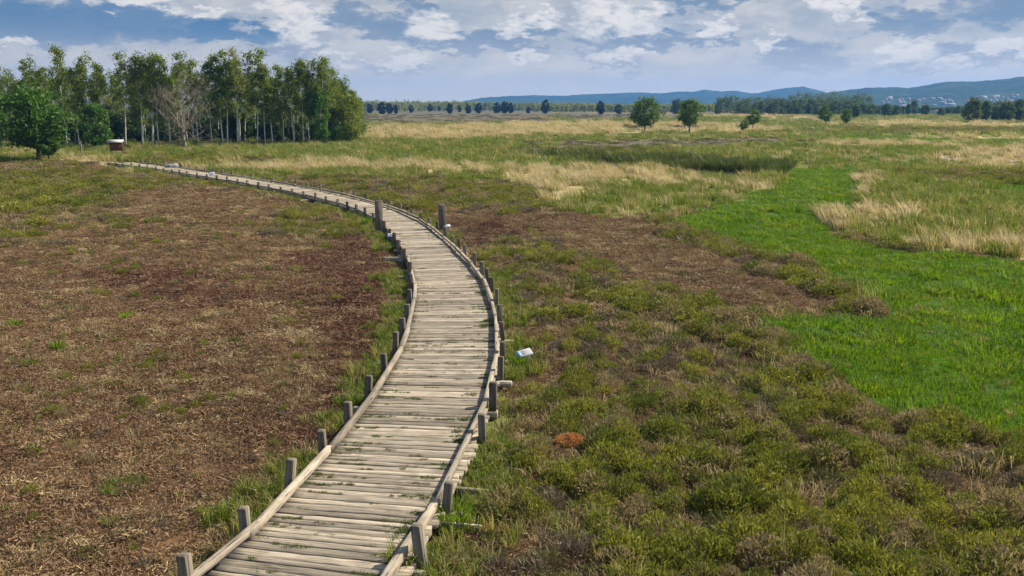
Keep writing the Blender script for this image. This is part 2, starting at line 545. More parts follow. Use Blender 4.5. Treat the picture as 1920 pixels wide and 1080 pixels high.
# (zone, jitter x, jitter y, polygon in the survey picture); later ones lie over earlier ones
ZONES = [
    ('sedge', 60, 3, [(-900, 214), (2900, 214), (2900, 330), (-900, 330)]),
    # far fields
    ('fallow', 80, 1.5, [(640, 206), (1080, 206), (1080, 231), (640, 233)]),
    ('fallow', 60, 1.5, [(1080, 212), (1330, 216), (1330, 222), (1080, 226)]),
    ('dry', 80, 1.2, [(1330, 214), (1560, 218), (1500, 224), (1330, 221)]),
    ('dry', 90, 1.5, [(640, 238), (1180, 228), (1420, 234), (1450, 246), (1150, 258), (820, 264), (640, 262)]),
    ('fallow', 90, 1.2, [(1180, 236), (1420, 239), (1300, 243), (1180, 243)]),
    ('yellow', 70, 2, [(900, 256), (1500, 244), (2900, 242), (2900, 250), (1500, 252), (1300, 262), (960, 270)]),
    ('yellow', 80, 2, [(1400, 222), (2900, 222), (2900, 231), (1400, 230)]),
    ('dry', 80, 1.5, [(1560, 229), (2000, 232), (2900, 232), (2900, 240), (1900, 240), (1600, 237)]),
    ('olive', 110, 2, [(1550, 240), (2900, 242), (2900, 252), (1550, 250)]),
    ('lush', 110, 2, [(1560, 254), (2900, 262), (2900, 274), (1700, 268), (1560, 262)]),
    ('dry', 70, 1.3, [(1740, 255), (2900, 257), (2900, 262), (1740, 261)]),
    ('fallow', 120, 2, [(980, 268), (1500, 258), (1540, 270), (1180, 282), (1000, 280)]),
    ('pink', 70, 2, [(1500, 270), (1590, 266), (1790, 268), (1800, 280), (1640, 279), (1500, 276)]),
    ('yellow', 60, 2.5, [(1400, 276), (1620, 279), (1560, 300), (1400, 290)]),
    ('yellow', 90, 3, [(1280, 292), (1480, 300), (1760, 284), (1760, 318), (1480, 318), (1280, 302)]),
    ('olive', 60, 2.5, [(900, 282), (1180, 278), (1320, 290), (1300, 298), (1000, 292)]),
    ('pink', 40, 4, [(1745, 292), (1830, 283), (1870, 274), (2900, 262), (2900, 326), (1800, 322)]),
    # left: wood edge, tall grass, heath in front of it
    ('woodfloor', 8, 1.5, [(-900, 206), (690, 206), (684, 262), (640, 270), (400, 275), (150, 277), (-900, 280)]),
    ('yellow', 50, 3, [(-900, 279), (150, 276), (690, 268), (690, 292), (420, 296), (260, 296), (150, 300), (-900, 306)]),
    ('sedge', 60, 4, [(420, 286), (700, 266), (920, 276), (1000, 296), (1000, 312), (420, 306)]),
    ('olive', 25, 2, [(240, 300), (330, 296), (500, 300), (620, 305), (480, 309), (300, 316), (250, 312)]),
    ('dry', 50, 2.5, [(385, 318), (440, 310), (600, 305), (760, 304), (930, 312), (930, 328), (760, 322), (600, 322), (400, 324)]),
    ('yellow', 50, 3, [(390, 326), (700, 322), (960, 330), (990, 344), (760, 340), (560, 335), (420, 334)]),
    ('mixed', 70, 6, [(-900, 302), (180, 303), (300, 322), (560, 372), (330, 395), (150, 430), (-900, 480)]),
    ('olive', 60, 5, [(-900, 345), (60, 335), (215, 356), (240, 378), (130, 402), (-900, 410)]),
    ('straw', 70, 5, [(200, 370), (420, 350), (500, 365), (440, 392), (250, 408)]),
    ('olive', 60, 3, [(-100, 318), (160, 320), (150, 330), (-100, 328)]),
    # bank of reeds; ditch water and the reeds' shade painted as one dark strip
    ('reed', 14, 2.5, [(980, 290), (1060, 293), (1300, 303), (1470, 310), (1495, 318), (1480, 330), (1390, 333), (1290, 330), (1180, 316), (1060, 303)]),
    ('shaded_water', 6, 1.0, [(1130, 306), (1180, 310), (1290, 320), (1390, 323), (1460, 322), (1440, 343), (1390, 349), (1290, 347), (1150, 326)]),
    # centre
    ('dry', 40, 5, [(900, 322), (1000, 316), (1120, 312), (1240, 322), (1360, 340), (1470, 334), (1440, 366), (1360, 388), (1200, 390), (1010, 374), (960, 350)]),
    ('yellow', 45, 5, [(1180, 345), (1400, 352), (1420, 372), (1280, 402), (1100, 402), (1010, 384), (1040, 376)]),
    ('sedge', 30, 3, [(1280, 334), (1490, 328), (1480, 345), (1360, 350)]),
    ('heather', 60, 7, [(540, 338), (760, 340), (960, 350), (1010, 385), (1000, 410), (850, 400), (760, 400), (650, 372)]),
    # right of the walk
    ('peat', 24, 5, [(790, 400), (1000, 402), (1230, 402), (1240, 440), (1420, 490), (1560, 545), (1640, 590), (1420, 590), (1280, 560), (1060, 520), (960, 545), (920, 510), (850, 440)]),
    ('straw', 40, 6, [(1010, 425), (1200, 425), (1280, 462), (1450, 520), (1560, 560), (1600, 582), (1420, 582), (1260, 545)]),
    ('redpeat', 30, 6, [(850, 420), (940, 415), (1000, 440), (960, 500), (900, 480)]),
    ('mixed', 50, 8, [(890, 450), (1000, 446), (1130, 500), (1250, 552), (1120, 590), (950, 580)]),
    ('heather', 40, 9, [(945, 590), (1060, 560), (1180, 555), (1310, 580), (1440, 606), (1480, 660), (1600, 740), (1700, 780), (1840, 815), (2000, 850), (2600, 1000), (2600, 1500), (760, 1500), (840, 1010), (950, 700)]),
    ('mixed', 60, 14, [(935, 640), (960, 560), (1200, 575), (1330, 640), (1280, 740), (1100, 770), (1000, 900), (900, 1010), (880, 900)]),
    ('lush', 12, 4, [(1490, 318), (1612, 318), (1600, 345), (1610, 390), (1562, 412), (1556, 438), (1700, 470), (1830, 482), (1930, 490), (2900, 560), (2900, 990), (2000, 850), (1830, 806),
                      (1690, 778), (1600, 735), (1530, 690), (1470, 650), (1410, 598), (1640, 603), (1650, 575), (1580, 538), (1470, 505), (1330, 462), (1230, 415), (1300, 400), (1400, 375), (1460, 345)]),
    ('heather', 14, 5, [(1215, 414), (1300, 438), (1400, 470), (1500, 498), (1590, 532), (1655, 580), (1630, 603), (1580, 572), (1450, 522), (1380, 496), (1290, 466), (1225, 440)]),
    ('sedge', 20, 5, [(1612, 320), (2900, 318), (2900, 545), (1925, 486), (1720, 468), (1560, 432), (1570, 408), (1612, 388), (1602, 345)]),
    ('dry', 14, 5, [(1604, 326), (1640, 330), (1640, 372), (1610, 380)]),
    ('pink', 28, 7, [(1560, 404), (1620, 388), (1720, 398), (1760, 420), (1640, 428), (1560, 432)]),
    ('dry', 28, 5, [(1690, 452), (1800, 450), (2900, 500), (2900, 530), (1925, 484), (1720, 466)]),
    ('lush', 30, 5, [(1840, 345), (2400, 345), (2400, 366), (1840, 364)]),
    ('yellow', 30, 5, [(1800, 366), (2400, 372), (2400, 388), (1840, 380)]),
    ('olive', 40, 5, [(1660, 326), (2400, 328), (2400, 350), (1760, 350)]),
    # the big cut field left of the walk
    ('peat', 70, 14, [(-900, 520), (0, 470), (160, 432), (330, 398), (450, 372), (560, 376), (640, 392), (700, 425), (735, 470), (760, 520), (765, 580), (740, 660), (690, 735), (620, 820), (520, 910), (380, 1040), (250, 1200), (-300, 1500), (-1500, 1500)]),
    ('redpeat', 40, 10, [(560, 410), (690, 440), (735, 490), (748, 600), (700, 690), (640, 750), (560, 850), (520, 820), (600, 720), (630, 600), (560, 500)]),
    ('redpeat', 60, 8, [(150, 500), (420, 520), (560, 560), (420, 580), (180, 540)]),
    ('mixed', 40, 8, [(470, 400), (600, 398), (660, 430), (600, 460), (500, 445)]),
    ('sand', 10, 1, [(100, 303), (180, 301), (215, 306), (190, 310), (150, 306)]),
    ('dry', 30, 1.5, [(90, 298), (160, 296), (240, 299), (225, 304), (110, 304)]),
]


def zone_at(X, Y):
    X = np.asarray(X, float)
    Y = np.asarray(Y, float)
    px, py = to_px(X, Y)
    lr = np.log(np.maximum(np.hypot(X, Y), 1)) * 9
    az = np.arctan2(X, np.maximum(Y, 0.01)) * 30
    j1 = fbm(az * 1.5, lr * 1.5, 5, 5) * 2 - 1
    j2 = fbm(az * 1.5 + 40, lr * 1.5 + 9, 11, 5) * 2 - 1
    j3 = vnoise(X * 1.6, Y * 1.6, 3) * 2 - 1
    z = np.full(X.shape, ZN['mixed'])
    front = Y > 2
    for nm, jx, jy, poly in ZONES:
        a = np.array(poly)
        sel = np.where(front & (px > a[:, 0].min() - 2 * jx) & (px < a[:, 0].max() + 2 * jx) & (py > a[:, 1].min() - 2 * jy) & (py < a[:, 1].max() + 2 * jy))[0]
        if len(sel):
            ins = pip(px[sel] + j1[sel] * jx * 2 + j3[sel] * jx * 0.3, py[sel] + j2[sel] * jy * 2 + j3[sel] * jy * 0.3, poly)
            z[sel[ins]] = ZN[nm]
    wd = walk_dist(X, Y).reshape(X.shape)
    return z, wd


def gz(X, Y):
    """ground height: gentle hummocks on the heath, a shallow ditch"""
    X = np.asarray(X, float)
    Y = np.asarray(Y, float)
    r = np.hypot(X, Y)
    a = np.clip((130 - r) / 60, 0, 1)
    z = a * ((fbm(X / 2.2, Y / 2.2, 21, 3) - 0.5) * 0.22 + (fbm(X / 9, Y / 9, 31, 2) - 0.5) * 0.18)
    k = np.clip(walk_dist(X, Y).reshape(X.shape) / 1.2, 0, 1)
    return z * k - 0.06 * (1 - k)


# ground sheet: rings of vertices out to the horizon
ang = np.concatenate([np.arange(-42, 42, 0.16), np.arange(42, 318, 3.0)])
ang = np.radians(ang)
rad = [1.0, 3.0, 5.0, 7.0]
r_ = 8.5
while r_ < 5080:
    rad.append(r_)
    r_ *= 1.0105 if r_ < 400 else 1.02
rad = np.array(rad)
RR, AA = np.meshgrid(rad, ang, indexing='ij')
gx, gy = (RR * np.sin(AA)).ravel(), (RR * np.cos(AA)).ravel()
gzz = gz(gx, gy)
zz, wdist = zone_at(gx, gy)
zcol = np.array([ZC[k] for k in range(16)])[zz]
edge = ((wdist > -0.6) & (wdist < 0.55 + 0.5 * vnoise(gx * 0.9, gy * 0.9, 77)))
zcol[edge] = (0.17, 0.185, 0.045)
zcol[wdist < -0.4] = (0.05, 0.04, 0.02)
far = np.clip((np.hypot(gx, gy) - 900) / 400, 0, 1)[:, None]
zcol = zcol * (1 - far) + np.array([0.07, 0.09, 0.03]) * far
nA, nR = len(ang), len(rad)
ii = np.arange(nR - 1)[:, None] * nA + np.arange(nA)[None]
i2 = np.arange(nR - 1)[:, None] * nA + (np.arange(nA)[None] + 1) % nA
quads = np.stack([ii, ii + nA, i2 + nA, i2], -1).reshape(-1, 4)[:, ::-1]
gv = np.vstack([np.stack([gx, gy, gzz], 1), [[0, 0, 0]]])
gcol = np.vstack([np.hstack([zcol, np.ones((len(zcol), 1))]), [[0.1, 0.09, 0.04, 1]]])

gm, t = new_mat('heath_ground')
att = t.n('ShaderNodeAttribute', attribute_name='zone_colour').outputs['Color']
pos = t.n('ShaderNodeNewGeometry').outputs['Position']
n1 = t.noise(pos, 0.35, 6, 0.65)
n2 = t.noise(pos, 3.2, 6, 0.7)
n3 = t.noise(t.scale(pos, (0.05, 0.22, 1)), 1.0, 5, 0.6)
n4 = t.noise(pos, 16.0, 4, 0.7)
hv = t.math('ADD', t.math('MULTIPLY', t.ss(n2, 0.25, 0.75), 0.55), t.math('MULTIPLY', t.ss(n1, 0.3, 0.7), 0.5))
hv = t.math('ADD', hv, t.math('MULTIPLY', t.ss(n4, 0.3, 0.7), 0.5))
hv = t.math('ADD', hv, 0.25)
h1 = t.n('ShaderNodeHueSaturation', ins={'Color': att, 'Value': hv, 'Saturation': t.math('ADD', 0.7, t.math('MULTIPLY', n1, 0.6))})
cc = t.mix(t.math('MULTIPLY', t.ss(n3, 0.5, 0.72), 0.16), h1.outputs[0], (0.22, 0.17, 0.08))
cc = t.mix(t.math('MULTIPLY', t.ss(n3, 0.46, 0.28), 0.35), cc, (0.05, 0.06, 0.02))
bp = t.n('ShaderNodeBump', ins={'Strength': 0.9, 'Distance': 0.08, 'Height': t.math('ADD', n2, t.math('MULTIPLY', n4, 0.35))})
b = t.n('ShaderNodeBsdfPrincipled', ins={'Base Color': cc, 'Roughness': 0.95, 'Specular IOR Level': 0.1, 'Normal': bp.outputs[0]})
t.n('ShaderNodeOutputMaterial', ins={'Surface': b.outputs[0]})
fan = [(len(gv) - 1, (k + 1) % nA, k) for k in range(nA)]
ground = mesh_obj('ground', gv, [tuple(q) for q in quads.tolist()] + fan, gm, smooth=True,
                  attrs={'zone_colour': ('POINT', 'FLOAT_COLOR', gcol.astype(np.float32))})
tag(ground, kind='structure')

# ------------------------------------------------------------------ boardwalk
walk = thing('boardwalk', 'long curved boardwalk of weathered planks with low kerb rails and short posts across the heath', 'boardwalk', (0, 0, 0))


def build_deck():
    v, f, uv, tint = [], [], [], []
    s = 0.0
    k = 0
    while s < LEN - 0.3:
        wpl = R.uniform(0.13, 0.22)
        gap = R.uniform(0.004, 0.012) if R.random() < 0.6 else R.uniform(0.012, 0.028)
        wd_ = np.interp(s, SS, WID)
        nseg = 10 if s < 45 else 3
        ex0, ex1 = R.uniform(-0.05, 0.05), R.uniform(-0.05, 0.06)
        dz = R.uniform(-0.008, 0.008)
        sk = R.uniform(-0.012, 0.012)
        th = 0.06
        tn = R.random()
        u0, v0 = R.uniform(0, 400), R.uniform(0, 400)
        base = len(v)
        p0, t0 = at(s + wpl / 2, 0)
        n0 = np.array([t0[1], -t0[0]])
        # curved in plan: an outer edge that runs longer gets wider planks
        c0 = None
        for i in range(nseg + 1):
            off = -0.02 + ex0 + (wd_ + 0.04 + ex1 - ex0) * i / nseg
            a, ta = at(s, 0)
            bb, tb = at(s + wpl, 0)
            na = np.array([ta[1], -ta[0]])
            nb = np.array([tb[1], -tb[0]])
            pa = a + na * off + ta * (R.uniform(-0.010, 0.010) + sk * (i / nseg - 0.5))
            pb = bb + nb * off + tb * (R.uniform(-0.010, 0.010) + sk * (i / nseg - 0.5))
            zt = DZ + dz + R.uniform(-0.003, 0.003)
            dvec = (pb - pa)
            dl = np.linalg.norm(dvec)
            dvec = dvec / dl * min(gap / 2, dl * 0.2)
            pa, pb = pa + dvec, pb - dvec
            e = (pb - pa) * 0.07
            for q, z in ((pa, zt - th), (pa, zt - 0.012), (pa + e, zt), (pb - e, zt), (pb, zt - 0.012), (pb, zt - th)):
                v.append((q[0], q[1], z))
        cr = [0, 0.02, 0.035, wpl - 0.035, wpl - 0.02, wpl]
        for i in range(nseg):
            for j in range(5):
                a = base + i * 6 + j
                f.append((a, a + 1, a + 7, a + 6))
                x0, x1 = u0 + wd_ * i / nseg, u0 + wd_ * (i + 1) / nseg
                uv += [(x0, v0 + cr[j]), (x0, v0 + cr[j + 1]), (x1, v0 + cr[j + 1]), (x1, v0 + cr[j])]
                tint.append(tn)
        for bs, o in ((base, 1), (base + nseg * 6, 0)):
            q = [bs + j for j in range(6)]
            f.append(tuple(q[::-1]) if o else tuple(q))
            uv += [(u0, v0 + cr[j]) for j in (range(5, -1, -1) if o else range(6))]
            tint.append(tn)
        s += wpl
        k += 1
    # face winding: make tops face up
    f = [q[::-1] for q in f]
    uvr = []
    c = 0
    for q in f:
        uvr += uv[c:c + len(q)][::-1]
        c += len(q)
    return mesh_obj('deck', v, f, M['plank'], walk, uv=uvr, attrs={'tint': ('FACE', 'FLOAT', np.array(tint, np.float32))})


build_deck()


def solve_s(px, py, side):
    q = P(px, py, DZ)[:2]
    e = lin_e if side < 0 else lin_e + nor * WID[:, None]
    i = np.argmin(np.hypot(e[:, 0] - q[0], e[:, 1] - q[1]))
    return SS[i]


LP = [(338, 1098), (463, 1000), (552, 915), (608, 850), (655, 795), (696, 745), (726, 700), (745, 660), (757, 628), (765, 600), (768, 570), (768, 540), (767, 518), (757, 490), (748, 470)]
RP = [(768, 1048), (832, 955), (902, 820), (920, 760), (934, 705), (942, 672), (938, 632), (931, 600), (925, 572), (917, 546), (908, 530), (900, 515), (886, 498), (868, 480), (857, 470), (845, 460)]
sL = [solve_s(x, y, -1) for x, y in LP]
sR = [solve_s(x, y, 1) for x, y in RP]


def extend(ss):
    ss = sorted(ss)
    ss = [ss[0] - 1.6 * k for k in (3, 2, 1) if ss[0] - 1.6 * k > 0.3] + ss
    while ss[-1] + 2.05 < LEN - 1:
        ss.append(ss[-1] + R.uniform(1.85, 2.2))
    return ss


sL, sR = extend(sL), extend(sR)
posts = []
for side, sl in ((-1, sL), (1, sR)):
    for s in sl:
        wd_ = float(np.interp(s, SS, WID))
        p, t_ = at(s, -0.075 if side < 0 else wd_ + 0.075)
        posts.append((s, side, p, t_))
posts.sort(key=lambda q: q[0])
spare = MB()
npost = 0
for s, side, p, t_ in posts:
    hgt = R.uniform(0.36, 0.48) * (0.88 if s > 50 else 1)
    wq = R.uniform(0.115, 0.15)
    rz = math.atan2(t_[1], t_[0]) + R.uniform(-0.12, 0.12)
    lean = Euler((R.gauss(0, 0.05), R.gauss(0, 0.05), rz)).to_matrix()
    zc = DZ + hgt / 2 - 0.17
    if npost < 100:
        m = MB()
        m.box((0, 0, 0), (wq, wq, hgt + 0.40), None, 0.012, 0.004)
        o = m.build('post', M['post'], walk)
        o.location = (p[0], p[1], zc)
        o.rotation_euler = lean.to_euler()
    else:
        spare.box((p[0], p[1], zc), (wq, wq, hgt + 0.40), lean, 0.012, 0.004)
    npost += 1
if spare.v:
    o = spare.build('post', M['post'], walk)
    o['kind'] = 'stuff'


def rail(s0, s1, side):
    """one squared kerb timber following the deck edge"""
    n = max(2, int((s1 - s0) / 0.5))
    v, f, uv = [], [], []
    hw, hh = 0.046 + R.uniform(-0.008, 0.008), 0.054 + R.uniform(-0.01, 0.01)
    lat = R.uniform(-0.02, 0.02)
    lift0, lift1 = R.uniform(0.03, 0.08), R.uniform(0.03, 0.08)
    u0 = R.uniform(0, 300)
    b_ = 0.008
    A, tA = at(s0, 0)
    B, tB = at(s1, 0)
    for i in range(n + 1):
        k = i / n
        s = s0 + (s1 - s0) * k
        wd_ = float(np.interp(s, SS, WID))
        off = (0.06 if side < 0 else wd_ - 0.06) + lat
        o0 = (0.06 if side < 0 else float(np.interp(s0, SS, WID)) - 0.06) + lat
        o1 = (0.06 if side < 0 else float(np.interp(s1, SS, WID)) - 0.06) + lat
        pa_, pb_ = at(s0, o0)[0], at(s1, o1)[0]
        p = pa_ + (pb_ - pa_) * k
        t_ = (pb_ - pa_) / np.linalg.norm(pb_ - pa_)
        nn = np.array([t_[1], -t_[0]])
        zc = DZ + lift0 + (lift1 - lift0) * k + hh
        for a, z in ((-hw + b_, -hh), (hw - b_, -hh), (hw, -hh + b_), (hw, hh - b_), (hw - b_, hh), (-hw + b_, hh), (-hw, hh - b_), (-hw, -hh + b_)):
            v.append((p[0] + nn[0] * a + R.uniform(-.003, .003), p[1] + nn[1] * a + R.uniform(-.003, .003), zc + z))
    for i in range(n):
        for j in range(8):
            a, c = i * 8 + j, i * 8 + (j + 1) % 8
            f.append((a, c, c + 8, a + 8))
            x0, x1 = u0 + i * 0.5, u0 + i * 0.5 + 0.5
            uv += [(x0, j * .05), (x0, j * .05 + .05), (x1, j * .05 + .05), (x1, j * .05)]
    f.append(tuple(range(7, -1, -1)))
    uv += [(u0 + .3 * R.random(), .02 * j) for j in range(8)]
    f.append(tuple(range(n * 8, n * 8 + 8)))
    uv += [(u0 + .3 * R.random(), .02 * j) for j in range(8)]
    f = [q[::-1] for q in f]
    uvr, c = [], 0
    for q in f:
        uvr += uv[c:c + len(q)][::-1]
        c += len(q)
    mesh_obj('kerb_rail', v, f, M['rail'], walk, uv=uvr, attrs={'tint': ('FACE', 'FLOAT', np.full(len(f), R.random(), np.float32))})


for side, sl in ((-1, sL), (1, sR)):
    i = 0
    while i < len(sl) - 1:
        j = min(i + 2 if R.random() < 0.8 else i + 1, len(sl) - 1)
        rail(sl[i] - R.uniform(-0.02, 0.22), sl[j] + R.uniform(-0.12, 0.1), side)
        i = j
# bearers under the deck whose ends stick out into the heath
for k, s in enumerate(sR):
    if s > 70:
        break
    wd_ = float(np.interp(s, SS, WID))
    lo, hi = R.uniform(0.1, 0.35), R.uniform(0.12, 0.42)
    p, t_ = at(s + R.uniform(-0.15, 0.15), (wd_ + hi - lo) / 2)
    m = MB()
    m.box((0, 0, 0), (0.14, 0.11, wd_ + lo + hi), None, 0.014, 0.006)
    o = m.build('bearer', M['stub'], walk)
    nn = Vector((t_[1], -t_[0], 0))
    o.location = (p[0], p[1], DZ - 0.15)
    o.rotation_euler = nn.to_track_quat('Z', 'X').to_euler()
    if R.random() < 0.6:
        m = MB()
        ln = R.uniform(0.5, 1.0)
        sd_ = R.choice((-1, 1))
        off = wd_ + 0.05 + ln * 0.2 if sd_ > 0 else -0.05 - ln * 0.2
        p, t_ = at(s + R.uniform(0.3, 1.2), off)
        m.box((0, 0, 0), (0.16, 0.06, ln), None, 0.012, 0.01)
        o = m.build('plank_end', M['stub'], walk)
        o.location = (p[0], p[1], DZ - 0.15)
        o.rotation_euler = nn.to_track_quat('Z', 'X').to_euler()

# ------------------------------------------------------------------ furniture beside the walk
def tall_post(px, py, label, hgt, wq):
    p = P(px, py)
    o_ = MB()
    o_.box((0, 0, hgt / 2 - 0.15), (wq, wq * 0.8, hgt + 0.3), None, 0.02, 0.006)
    o_.box((0, 0, hgt + 0.012), (wq * 0.9, wq * 0.7, 0.024), None, 0.006, 0.0)
    o = o_.build('tall_post', M['post'])
    o.location = p
    o.rotation_euler = (0.0, 0.012, 0.3)
    tag(o, label, 'post', 'tall grey posts flanking the boardwalk')


tall_post(711, 440, 'tall grey squared post standing at the left kerb where the boardwalk bends', 1.6, 0.34)
tall_post(829, 437, 'tall grey squared post standing in the heath just right of the boardwalk', 1.35, 0.33)


def info_panel(px, py, wd_, dp, hgt, rz, tilt, label, roll=0.0):
    p = P(px, py)
    g = thing('information_panel', label, 'sign', p, rz, 'low information panels beside the boardwalk')
    fr = MB()
    fr.box((0, 0, 0), (wd_, dp, 0.035), None, 0.008)
    pa = fr.build('panel', M['white_panel'], g)
    pa.location = (0, 0, hgt)
    pa.rotation_euler = (tilt, roll, 0)
    k = MB()
    k.box((-wd_ * 0.36, 0, 0.0195), (wd_ * 0.2, dp * 0.86, 0.004))
    k.build('picture', M['blue_print'], pa)
    k = MB()
    for i in range(6):
        ln = wd_ * R.uniform(0.3, 0.5)
        k.box((-wd_ * 0.2 + ln / 2, dp * (0.3 - 0.12 * i), 0.0195), (ln, dp * 0.035, 0.004))
    k.build('printed_text', M['grey_print'], pa)
    for sx_ in (-1, 1):
        k = MB()
        k.tube([(sx_ * wd_ * 0.3, 0.05, -0.1), (sx_ * wd_ * 0.3, 0.0, hgt - 0.02)], [0.022, 0.022], 8)
        k.build('leg', M['metal'], g)
    return g


info_panel(983, 684, 0.37, 0.21, 0.29, math.radians(24), math.radians(28), 'white slanted information panel with a blue edge, nearest one, right of the planks', math.radians(-10))
info_panel(838, 437, 0.38, 0.16, 0.36, math.radians(35), math.radians(35), 'small pale slanted panel low in the heath beside the right tall post')
info_panel(733, 456, 0.32, 0.24, 0.36, math.radians(-10), math.radians(30), 'small white panel at the left kerb below the tall post')
info_panel(398, 335, 0.42, 0.3, 0.42, math.radians(10), math.radians(50), 'pale blue panel far along the boardwalk in fresh green plants')

# notice board with a little roof
p = P(219, 291)
nb = thing('notice_board', 'roofed brown wooden notice board at the far end of the boardwalk', 'notice board', p, 0.15)
k = MB()
for i in range(9):
    k.box((-0.60 + i * 0.15, 0, 1.05), (0.143, 0.04 + 0.006 * (i % 2), 1.0))
k.build('board', M['brown_wood'], nb)
for sx_ in (-1, 1):
    k = MB()
    k.box((sx_ * 0.72, 0, 0.75), (0.11, 0.11, 1.8), None, 0.01)
    k.build('leg', M['brown_wood'], nb)
k = MB()
for sy_ in (-1, 1):
    k.box((0, sy_ * 0.24, 1.72), (1.9, 0.56, 0.05), Euler((-sy_ * 0.6, 0, 0)).to_matrix())
k.build('roof', M['shingle'], nb)

# waymark post left of it
p = P(153, 291)
wm_ = thing('waymark_post', 'slim pale waymark post left of the roofed notice board', 'post', p)
k = MB()
k.box((0, 0, 0.75), (0.14, 0.14, 1.7), None, 0.015)
k.build('shaft', M['post'], wm_)
k = MB()
k.box((0, 0, 1.65), (0.17, 0.17, 0.10), None, 0.02)
k.build('cap', M['shingle'], wm_)

# boulder
def boulder(px, py, sx_, sy_, sz_, rz, label):
    import bmesh
    bm = bmesh.new()
    bmesh.ops.create_icosphere(bm, subdivisions=3, radius=1)
    for q in bm.verts:
        c = q.co.copy()
        d = 0.9 + 0.28 * (fbm([c.x * 1.7 + 3], [c.y * 1.7 + c.z * 2.1], 90, 3)[0] - 0.5)
        c *= d
        c.z = min(c.z, 0.52 + 0.16 * c.x)             # flat sloping top
        c.x = max(c.x, -0.78 + 0.2 * c.y)
        q.co = (c.x * sx_, c.y * sy_, c.z * sz_ * 1.3)
    me = bpy.data.meshes.new('boulder')
    bm.to_mesh(me)
    bm.free()
    me.materials.append(M['stone'])
    o = bpy.data.objects.new('boulder', me)
    COL.objects.link(o)
    p = P(px, py)
    o.location = (p[0], p[1], 0.12)
    o.rotation_euler = (0, 0, rz)
    return tag(o, label, 'boulder')


boulder(322, 318, 0.75, 0.65, 0.62, 0.4, 'pale grey flat-topped boulder beside the far boardwalk')

# ------------------------------------------------------------------ trees
def leaf_quads(centres, spread, n_each, size, rg, flat=0.75, tilt=0.9):
    c = np.repeat(centres, n_each, axis=0)
    s = np.repeat(spread, n_each)[:, None]
    pts = c + rg.normal(0, 1, c.shape) * s * np.array([1, 1, flat])
    n = len(pts)
    a = rg.normal(0, 1, (n, 3)) * np.array([1, 1, tilt])
    a /= np.linalg.norm(a, axis=1)[:, None]
    b_ = np.cross(a, rg.normal(0, 1, (n, 3)))
    b_ /= np.linalg.norm(b_, axis=1)[:, None]
    sz_ = size * rg.uniform(0.6, 1.35, n)[:, None]
    v = np.stack([pts - a * sz_, pts + b_ * sz_ * 0.62 - a * sz_ * 0.1, pts + a * sz_, pts - b_ * sz_ * 0.62 - a * sz_ * 0.1], 1).reshape(-1, 3)
    f = np.arange(n * 4).reshape(n, 4)
    return v, f


def make_birch(seed, Ht=14.0, lean=0.0, fork=False, sparse=1.0, low=0.45):
    rg = np.random.default_rng(seed)
    rr = random.Random(seed)
    tr = MB()
    n = 11
    lx, ly = lean + rr.uniform(-0.03, 0.03), rr.uniform(-0.04, 0.04)
    ph = rr.uniform(0, 6)
    am = rr.uniform(0.1, 0.28)

    def trunk_pt(k):
        z = Ht * k
        return Vector((lx * z + am * math.sin(ph + k * 4.5) * k, ly * z + am * math.cos(ph * 1.7 + k * 3.8) * k, z))

    r0 = rr.uniform(0.09, 0.13)
    tr.tube([trunk_pt(i / n * 0.97) - Vector((0, 0, 0.1 if i == 0 else 0)) for i in range(n + 1)], [max(0.018, r0 * (1 - i / n * 0.9)) for i in range(n + 1)], 7)
    cen, spr = [], []
    stems = [trunk_pt]
    if fork:
        k0 = rr.uniform(0.3, 0.45)
        dx = rr.choice((-1, 1)) * rr.uniform(0.10, 0.16)
        q0 = trunk_pt(k0)

        def second(k):
            if k <= k0:
                return trunk_pt(k)
            z = Ht * 0.94 * (k - k0)
            return q0 + Vector((dx * z, 0.04 * z, z))
        tr.tube([second(k0 + (0.96 - k0) * i / 6) for i in range(7)], [max(0.018, r0 * 0.66 * (1 - i / 6 * 0.88)) for i in range(7)], 6)
        stems.append(second)
    for st in stems:
        nb_ = int(26 * (0.75 if fork else 1))
        for i in range(nb_):
            k = (low - 0.08) + (1.05 - low) * (i + rr.random()) / nb_
            p0 = st(k)
            a = rr.uniform(0, 2 * math.pi)
            ln = Ht * rr.uniform(0.055, 0.125) * (1.2 - 0.75 * max(0, k - 0.55) / 0.45)
            up = rr.uniform(0.35, 1.1)
            d = Vector((math.cos(a), math.sin(a), up)).normalized()
            p1 = p0 + d * ln * 0.55
            p2 = p1 + Vector((d.x, d.y, d.z * 0.35)).normalized() * ln * 0.45
            p3 = p2 + Vector((d.x * 0.5, d.y * 0.5, -0.55)) * ln * 0.3
            rb = max(0.012, r0 * 0.3 * (1 - k * 0.7))
            tr.tube([p0, p1, p2, p3], [rb, rb * 0.7, rb * 0.45, rb * 0.2], 4, False)
            for q, s_ in ((p1.lerp(p2, rr.random()), 0.34), (p2, 0.42), (p3, 0.42), (p2.lerp(p0, rr.random() * .8), 0.3)):
                if rr.random() < 0.86 * sparse:
                    cen.append(q)
                    spr.append(s_ * rr.uniform(0.6, 1.1) * Ht / 14)
        cen.append(st(0.97))
        spr.append(0.35)
    v, f = leaf_quads(np.array([tuple(c) for c in cen]), np.array(spr), int(30 * sparse), 0.145, rg, 1.0)
    tm = tr.build('trunk', M['birchbark'], smooth=True, link=False).data
    cm = mesh_obj('crown', v, f, M['birch'], link=False).data
    return tm, cm


